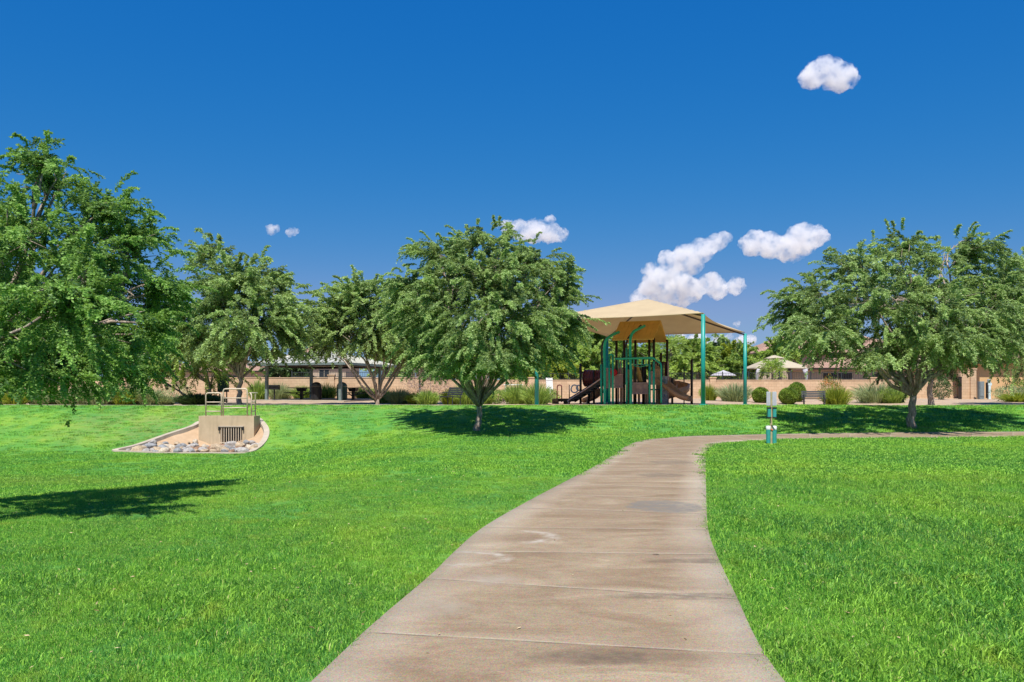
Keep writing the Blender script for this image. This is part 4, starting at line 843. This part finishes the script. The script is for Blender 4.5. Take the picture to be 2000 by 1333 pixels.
# slides
def chute(name,P,wd,dp,mat,th=.04):
    P=catmull(np.array(P),7); m=MB(); V=[]; n=len(P); prof=[(-.5,1),(-.46,.3),(-.30,0),(0,-.06),(.30,0),(.46,.3),(.5,1),(.58,1),(.54,.2),(.34,-.14),(0,-.2),(-.34,-.14),(-.54,.2),(-.58,1)]
    for i in range(n):
        t=P[min(i+1,n-1)]-P[max(i-1,0)]; t/=np.linalg.norm(t); s=np.cross(t,(0,0,1.)); s/=np.linalg.norm(s)+1e-9; up=np.cross(s,t)
        for a,b_ in prof: V.append(P[i]+s*a*wd+up*b_*dp)
    k=len(prof); f=[(i*k+j,i*k+(j+1)%k,(i+1)*k+(j+1)%k,(i+1)*k+j) for i in range(n-1) for j in range(k)]+[tuple(range(k)),tuple((n-1)*k+j for j in range(k-1,-1,-1))]
    m.add(V,f); return m.build(name,M[mat],T,smooth=True)
chute('slide',[L(1284,742,-.7),L(1291,748,-1.0),L(1303,758,-1.3),L(1318,770,-1.6),L(1332,779,-1.8),L(1347,783,-1.9)],.5,.22,'brown')
# spiral chute on the right
c0=L(1312,745,.6); P=[]
for i in range(15):
    a=math.pi*(1.05-1.75*i/14); P.append((c0[0]+.55*math.cos(a),.7+.6*math.sin(a),dz+.05-.062*i))
chute('spiral_slide',P,.62,.38,'brown')
m=MB(); m.tube([(c0[0],.7,-.05),(c0[0],.7,dz+.3)],.06,8); m.build('spiral_post',M['darkpost'],T)
# left: stair ramp with pink rail, transfer step, crawl tube
def beam(a,b_,wd,ht,name,mat):
    a=np.array(a);b_=np.array(b_); m=MB(); d=b_-a; s=np.array((0,1,0))*wd/2; u=np.array((0,0,1.))*ht
    m.prism([a-s,b_-s,b_-s+u,a-s+u],s*2); return m.build(name,M[mat],T)
sa=L(1112,787,-1.0); sb=L(1178,746,-1.0)
beam(sa-(0,.0,0),sb,.06,.26,'stair_stringer','darkpost'); beam(sa+(0,.8,0),sb+(0,.8,0),.06,.26,'stair_stringer','darkpost')
m=MB()
for i in range(7):
    t=(i+.6)/7.2; p=sa+(sb-sa)*t; m.box((p[0],p[1]+.4,p[2]+.1),(.30,.78,.05))
m.build('stair_treads',M['darkpost'],T)
for dy in(-1.06,-.14): pole('stair_handrail',[(1110,786,dy),(1112,781,dy),(1145,760,dy),(1178,737,dy)],.035,'pink')
m=MB(); p=L(1098,780,-1.0); m.box((p[0],-.6,p[2]-.05),(.95,.9,.16)); m.build('transfer_step',M['darkpost'],T)
for px in(1085,1107): m=MB(); m.box((A(px,-.6),-.6,.12),(.07,.8,.34)); m.build('step_leg',M['darkpost'],T)
P=[L(1088,786,-.9),L(1088.5,757,-.9),L(1091,753,-.9),L(1095,753,-.9),L(1097,757,-.9),L(1097,786,-.9)]; m=MB(); m.tube(catmull(np.array(P),4),.03,7); m.build('grab_hoop',M['maroon'],T,smooth=True)
m=MB(); p0=L(1143,739,.2); p1=L(1180,739,.2); prof=[(.33,0),(.47,0),(.47,.06)]; Lx=p1[0]-p0[0]
for i in range(8): prof+=[(.42,Lx*(i+.25)/8),(.42,Lx*(i+.6)/8),(.46,Lx*(i+.8)/8),(.46,Lx*(i+.95)/8)]
prof+=[(.47,Lx),(.33,Lx)]; m.lathe((p0[0],.2,(p0[2]+p1[2])/2),prof,18,'X'); m.build('crawl_tube',M['maroon'],T,smooth=True)
m=MB(); P=[(A(1148,.9)+.0,.9,.02),(A(1150,.9),.9,.35),(A(1158,.9),.9,.68),(A(1170,.9),.9,.80),(A(1178,.9),.9,.72)]; m.tube(catmull(np.array(P),5),[.09]*21,8); m.build('arch_climber',M['brown'],T,smooth=True)
chute('slide',[L(1178,760,1.6),L(1168,772,2.0),L(1156,781,2.3),L(1142,786,2.5)],.5,.2,'brown')
m=MB()
for px,py,rr_ in ((1122,760,.20),(1128,758,.13)):
    p=L(px,py,.3); a=np.linspace(0,6.283,21); m.tube(np.stack([p[0]+rr_*np.cos(a),0*a+.3+(px-1122)*.03,p[2]+rr_*1.05*np.sin(a)],1),.04,6,caps=False)
m.build('activity_ring',M['white'],T,smooth=True); pole('ring_post',[(1112,752,.3)],.03,'darkpost')
# green bent poles
pole('bent_climbing_pole',[(1181,730,-2.2),(1180.5,700,-2.2),(1180.5,680,-2.2),(1183,666,-2.2),(1189,659,-2.1),(1197,654,-1.8),(1209,649,-1.4)],.07,'green')
pole('bent_climbing_pole',[(1232,730,-2.2),(1231,700,-2.2),(1231,670,-2.2),(1232.5,657,-2.2),(1238,648,-2.1),(1247,643,-1.9),(1259,637,-1.4)],.07,'green')
pole('bent_climbing_pole',[(1176,730,-1.3),(1175.5,700,-1.3),(1175.5,680,-1.3),(1178,668,-1.3),(1185,660,-1.2),(1196,655,-1.0),(1207,648,-.6)],.05,'darkpost')
pole('bent_climbing_pole',[(1224,730,-1.3),(1223.5,700,-1.3),(1223,680,-1.3),(1224,668,-1.3),(1229,658,-1.2),(1240,648,-1.0),(1252,636,-.6)],.05,'darkpost')
for px,py in ((1174.5,712),(1190,693),(1197,693),(1224,680),(1269,712),(1277,706)): pole('climbing_pole',[(px,py,-2.0)],.055,'green')
P=[L(1190,694,-2.0),L(1193.5,692.5,-2),L(1197,694,-2)]; m=MB(); m.tube(np.array(P),.055,8); m.build('pole_link',M['green'],T)
pole('overhead_rail',[(1201,701,-2.3),(1240,700,-2.3),(1270,699,-2.3),(1276,700,-2.3),(1284,706,-2.3),(1291,713,-2.3),(1291.5,740,-2.3),(1291.5,788,-2.3)],.045,'green',foot=False)
pole('overhead_rail',[(1201,702,-1.7),(1240,701,-1.7),(1277,701,-1.7)],.04,'green',foot=False)
m=MB()
for i,px in enumerate((1238,1246,1254,1262)): a=L(px,702,-2.3); m.tube([a,a+(0,0,-.26),a+(.02,.6,-.26),a+(.02,.6,0)],.022,6)
m.tube([L(1236,714,-2.0),L(1250,717,-2.0),L(1268,713,-2.0)],.022,6); m.build('ladder_rung',M['green'],T)
m=MB()
for px in(1209,1214): m.tube([L(px,702,-1.9),L(px,720,-1.9)],.02,5)
m.build('hanging_grip',M['green'],T)
# chain ladder at far right
m=MB()
for px in(1336,1349): m.tube([L(px,718,1.6),L(px,786,1.6)],.014,5)
for py in(730,740,750,760,770,780): m.tube([L(1336,py,1.6),L(1349,py,1.6)],.012,5)
m.build('chain_ladder',M['iron'],T)
# ================================================================ dog waste station
b=ray(1506,868,y0=20,y1=28); T=thing('dog_waste_station','dog waste post with grey sign plates and teal bins by the path','waste station',loc=b); s=b[1]/F
def SX(px): return (px-1506)*s
def SZ(py): return (868-py)*s
m=MB(); m.box((0,0,SZ(766)/2-.05),(.055,.075,SZ(766)+.1)); m.build('post',M['wood'],T,bevel=.006)
for i,(a,c) in enumerate(((1496.5,1504),(1508,1516))):
    x=(SX(a)+SX(c))/2; wd=SX(c)-SX(a)
    m=MB(); m.box((x,-.03,(SZ(765.5)+SZ(792.5))/2),(wd,.014,SZ(765.5)-SZ(792.5))); sp=m.build('sign_plate',M['signgrey'],T,bevel=.004)
    m=MB(); m.box((x,-.0375,(SZ(765.5)+SZ(792.5))/2),(wd*.62,.003,(SZ(765.5)-SZ(792.5))*.82)); m.build('sign_face',M['lav'],sp)
    x2=x+(.012 if i==0 else -.012); m=MB(); m.box((x2,-.04,(SZ(798)+SZ(815))/2),(wd*.8,.13,SZ(798)-SZ(815))); bx=m.build('bag_box',M['tealbox'],T,bevel=.01)
    for zz,tt in((SZ(797)+.0,.035),(SZ(816),.035)): m=MB(); m.box((x2,-.04,zz),(wd*.95,.15,tt)); m.build('cap',M['black'],bx,bevel=.004)
    m=MB(); m.lathe((x,-.02,0),[(.055,.02),(.062,.03),(.066,SZ(838)),(.07,SZ(837.5))],14); bn=m.build('bin',M['tealbox'],T,smooth=False)
    m=MB(); r=np.random.default_rng(9+i); prof=[(.071,SZ(839)),(.074,SZ(836)),(.068,SZ(832.5)),(.02,SZ(832))]; m.lathe((x,-.02,0),prof,11); m.build('bin_liner',M['liner'],bn)
m=MB(); m.box((.01,-.05,SZ(840)),(.07,.02,.022),ry=.35); m.build('clip',M['orange'],T)
m=MB(); m.tube([(0,-.045,SZ(830)),(.03,-.075,SZ(834)),(.07,-.09,SZ(839))],.012,6); m.build('lid_lever',M['black'],T)
# ================================================================ storm drain headwall
Y0=HWY; x0,x1=hw(388),hw(496); zt=EYE-(813-HZ)/F*Y0; zb=-.85; cx=(x0+x1)/2
T=thing('drain_headwall','concrete storm drain headwall with a barred opening and cream pipe railings','headwall',loc=(cx,Y0,0))
gx0,gx1=hw(431)-cx,hw(473)-cx; gz0=EYE-(866-HZ)/F*Y0; gz1=EYE-(835-HZ)/F*Y0; hwid=(x1-x0)/2; th=.28; m=MB()
# front wall pieces around the opening, then wing walls, butt joined
m.box(((-hwid+gx0)/2,th/2,(zt+zb)/2),(gx0+hwid,th,zt-zb)); m.box(((hwid+gx1)/2,th/2,(zt+zb)/2),(hwid-gx1,th,zt-zb))
m.box(((gx0+gx1)/2,th/2,(zt+gz1)/2),(gx1-gx0,th,zt-gz1)); m.box(((gx0+gx1)/2,th/2,(zb+gz0)/2),(gx1-gx0,th,gz0-zb))
for s in(-1,1): m.box((s*(hwid-.12),th+.2,(zt+zb)/2),(.24,.4,zt-zb))
m.box((0,th+.4+.06,(zt+zb)/2),(2*hwid,.12,zt-zb)); m.box((0,th+.2,zt-.12),(2*hwid-.48,.4,.14))
m.build('concrete_body',M['headwall'],T)
m=MB(); m.box(((gx0+gx1)/2,-.03,gz1+.035),(gx1-gx0+.14,.06,.05)); m.build('lintel_bar',M['kerb'],T)
m=MB(); nb=9
for i in range(nb): m.tube([(gx0+(gx1-gx0)*(i+.5)/nb,-.02,gz0-.12),(gx0+(gx1-gx0)*(i+.5)/nb,-.02,gz1)],.018,6)
m.tube([(gx0,-.02,gz0+.02),(gx1,-.02,gz0+.02)],.016,6); m.build('bar_grate',M['rail'],T)
for s in(-1,1): m=MB(); m.box(((gx1 if s>0 else gx0)+s*.05,-.035,gz1-.05),(.05,.07,.14)); m.build('bracket',M['black'],T)
m=MB(); m.box(((gx0+gx1)/2,th+.33,(gz0+gz1)/2),(gx1-gx0+.4,.05,gz1-gz0+.3)); m.build('cavity_shade_panel',M['black'],T)  # black panel stands in for the shade inside the drain opening
def hoop(xa,xb,ya,yb,ztop,rails,nm='railing'):
    m=MB(); P=np.array([(xa,ya,zt-.02),(xa,ya,ztop-.09),(xa+.03*np.sign(xb-xa),ya+.03*np.sign(yb-ya),ztop-.02),(xa+.10*np.sign(xb-xa),ya+.1*np.sign(yb-ya),ztop),(xb-.10*np.sign(xb-xa),yb-.1*np.sign(yb-ya),ztop),(xb-.03*np.sign(xb-xa),yb-.03*np.sign(yb-ya),ztop-.02),(xb,yb,ztop-.09),(xb,yb,zt-.02)])
    m.tube(P,.027,8)
    for z in rails: m.tube([(xa,ya,z),(xb,yb,z)],.021,8)
    return m.build(nm,M['rail'],T,smooth=True)
zz=lambda py:EYE-(py-HZ)/F*Y0
xm=hw(434)-cx; xl=hw(400)-cx; xr=hw(481)-cx; xq=hw(489)-cx
hoop(xm,xr,.12,.12,zz(760),[zz(778),zz(797)]); hoop(xl,xm-.07,.12,.12,zz(768),[zz(786),zz(804)]); hoop(xq,xq-.02,.14,.72,zz(768),[zz(786),zz(804)])
# apron of packed sand inside the kerb
xs=np.arange(APRc[:,0].min()-.2,APRc[:,0].max()+.2,.09); ys=np.arange(APRc[:,1].min()-.2,APRc[:,1].max()+.2,.09); XX,YY=np.meshgrid(xs,ys)
ZZ=apron_z(XX,YY)+.02*np.sin(XX*5)*np.sin(YY*4); ins=inpoly(XX,YY,APRc); nx=len(xs); I=np.arange(XX.size).reshape(XX.shape)
okq=ins[:-1,:-1]&ins[:-1,1:]&ins[1:,1:]&ins[1:,:-1]; Q=np.stack([I[:-1,:-1],I[:-1,1:],I[1:,1:],I[1:,:-1]],-1)[okq]
struct(npmesh('drain_apron',np.stack([XX,YY,ZZ],-1).reshape(-1,3),Q,M['sand'],smooth=True))
m=MB(); n=len(APRc); V=[]
for i in range(n):
    t=APRc[(i+1)%n]-APRc[i-1]; t/=np.hypot(*t); nr=np.array((-t[1],t[0]))
    if inpoly(*(APRc[i]+nr*.03),APRc): nr=-nr
    for off,dzz in((-.15,.05),(.06,.05),(.08,-.12),(-.17,-.35)):
        x,y=APRc[i]+nr*off; V.append((x,y,float(G(*APRc[i]))+dzz-.015))
m.add(V,[(i*4+j,i*4+(j+1)%4,((i+1)%n)*4+(j+1)%4,((i+1)%n)*4+j) for i in range(n) for j in range(4)])
o=m.build('apron_kerb',M['kerb'],smooth=False); tag(o,'curved concrete kerb ringing the sand apron of the storm drain','kerb')
# rocks
def rock(seed,r0):
    r=np.random.default_rng(seed); import bmesh
    bm=bmesh.new(); bmesh.ops.create_icosphere(bm,subdivisions=3,radius=1); ax=r.normal(0,1,(7,3)); ax/=np.linalg.norm(ax,axis=1)[:,None]; of=r.uniform(.55,.85,7); sc=r.uniform(.7,1.2,3)*(1,1,.7)
    for v in bm.verts:
        p=np.array(v.co)
        for a,o_ in zip(ax,of):
            d=p@a
            if d>o_: p=p-a*(d-o_)*.85
        p*=1+.05*math.sin(p[0]*7+seed)*math.sin(p[1]*6); v.co=p*sc*r0
    me=bpy.data.meshes.new('river_rock'); bm.to_mesh(me); bm.free(); return me
RMC={}; RM=[rock(i,1.0) for i in range(8)]; rr=np.random.default_rng(4); placed=[]
tone=['pale tan','bluish grey','warm brown','light cream','speckled grey']; cnt=0
rpx=[(536-240,878)]
cand=[]
for i in range(4000):
    px=rr.uniform(250,515); py=rr.uniform(868,886); 
    Y=rr.uniform(28.4,32.9); x=(px-1000)/F*Y
    if not inpoly(x,Y,APRc) or dpoly(x,Y,APRc)<.12: continue
    z=float(apron_z(x,Y)); ppy=HZ+(EYE-z)/Y*F
    if Y>32.85 or ppy<866: continue
    if hw(385)<x<hw(500) and Y>32.75: continue
    rad=rr.uniform(.12,.30)*(1 if rr.uniform()<.6 else .6)
    if all(math.hypot(x-q[0],Y-q[1])>(rad+q[2])*.74 for q in placed): placed.append((x,Y,rad,z))
    if len(placed)>=110: break
placed.sort(key=lambda q:q[0]); ks=list(RC); cls={}
for i,(x,y,rad,z) in enumerate(placed):
    c_=ks[int(rr.integers(0,5))]; sz='large' if rad>.21 else 'medium' if rad>.14 else 'small'; cls.setdefault((sz,c_),[]).append((x,y,rad,z))
OD='first second third fourth fifth sixth seventh eighth ninth tenth eleventh twelfth thirteenth fourteenth fifteenth sixteenth seventeenth eighteenth nineteenth twentieth twenty-first twenty-second twenty-third twenty-fourth twenty-fifth'.split()
for (sz,c_),lst in cls.items():
    for i,(x,y,rad,z) in enumerate(lst):
        key=(int(rr.integers(0,8)),c_)
        if key not in RMC:
            me=RM[key[0]].copy(); me.materials.clear(); me.materials.append(M['rock '+c_]); RMC[key]=me
        o=bpy.data.objects.new('river_rock',RMC[key]); C.objects.link(o); o.location=(x,y,z+rad*.35); o.scale=(rad,rad,rad); o.rotation_euler=(rr.uniform(-.3,.3),rr.uniform(-.3,.3),rr.uniform(0,6.28))
        tag(o,f'{OD[i]} from the left of the {sz} {c_} river rocks below the drain headwall','rock','river rocks below the drain headwall')
# ================================================================ clouds: homogeneous water-drop volumes with billowed surfaces
k=N('cloud'); k.t.nodes.remove(k.b); vp=k.n('VolumePrincipled'); vp.inputs['Color'].default_value=(.99,.99,.995,1); dn_=k.noise(k.pos(),.085,8,.66); k.t.links.new(k.math('MULTIPLY',k.math('SUBTRACT',dn_,.42,clamp=True),.85),vp.inputs['Density']); vp.inputs['Anisotropy'].default_value=.25
k.t.links.new(vp.outputs[0],k.out.inputs['Volume']); M['cloud']=k.m
CY=900.0; csc=CY/F
def cloud(label,puffs,seed,dens=1):
    r=np.random.default_rng(seed); import bmesh
    c=np.mean([W(p[0],p[1],CY) for p in puffs],axis=0); bm=bmesh.new()
    for (px,py,rad) in puffs:
        q=W(px,py,CY)-c; R0=rad*csc*1.17
        for j in range(14):
            if j==0: o_=np.zeros(3); rr_=R0*.85
            else:
                d=unit(r.normal(0,1,3)); d[2]=abs(d[2])*.9-.3; o_=d*R0*.72; rr_=R0*r.uniform(.22,.46)
            bmesh.ops.create_icosphere(bm,subdivisions=2,radius=rr_,matrix=Matrix.Translation(Vector(q+o_)))
    me=bpy.data.meshes.new('cloud'); bm.to_mesh(me); bm.free(); o=bpy.data.objects.new('cloud',me); C.objects.link(o); o.location=c; me.materials.append(M['cloud'])
    rm=o.modifiers.new('remesh','REMESH'); rm.mode='VOXEL'; rm.voxel_size=1.1
    for nm,sz,st in(('big',12,6.0),('small',3.0,3.0)):
        tx=bpy.data.textures.new('cloud_'+nm,'CLOUDS'); tx.noise_scale=sz; tx.noise_depth=3; d=o.modifiers.new('d'+nm,'DISPLACE'); d.texture=tx; d.strength=st; d.mid_level=.5; d.texture_coords='GLOBAL'
    tag(o,label,'cloud','fair weather clouds'); struct(o,'thing'); return o
cloud('small bright cloud alone high in the upper right sky',[(1588,150,26),(1612,138,30),(1640,150,30),(1660,157,17),(1640,168,16),(1572,152,12)],1)
cloud('white cloud just above the middle tree at its right',[(990,442,15),(1015,448,22),(1045,452,26),(1075,456,24),(1097,460,15),(1075,431,11),(975,438,8)],2)
cloud('large heart topped cloud left of the right tree',[(1475,475,26),(1505,480,28),(1538,485,30),(1570,468,34),(1597,460,20),(1550,498,18),(1465,490,12)],3)
cloud('slanting cloud above the canopy peak, reaching up to the right',[(1272,525,16),(1305,510,22),(1340,505,30),(1370,490,26),(1397,475,20),(1413,464,13),(1352,520,20)],4)
cloud('broad lower cloud directly above the canopy',[(1285,555,34),(1318,550,30),(1350,567,26),(1388,555,24),(1403,570,18),(1255,582,22),(1330,588,18),(1300,580,20)],5)
cloud('small round cloud at the right end of the broad lower cloud',[(1437,559,19),(1425,561,13)],6)
cloud('left one of the two tiny clouds in the left sky',[(530,450,11),(540,446,9)],7)
cloud('right one of the two tiny clouds in the left sky',[(568,455,9),(576,453,8)],8)
cloud('low cloud seen under the right side of the canopy',[(1335,665,20),(1365,662,18),(1398,668,14),(1425,660,9)],9)
cloud('thin low cloud behind the far right canopy post',[(1450,672,18),(1466,664,12),(1440,632,7)],10)
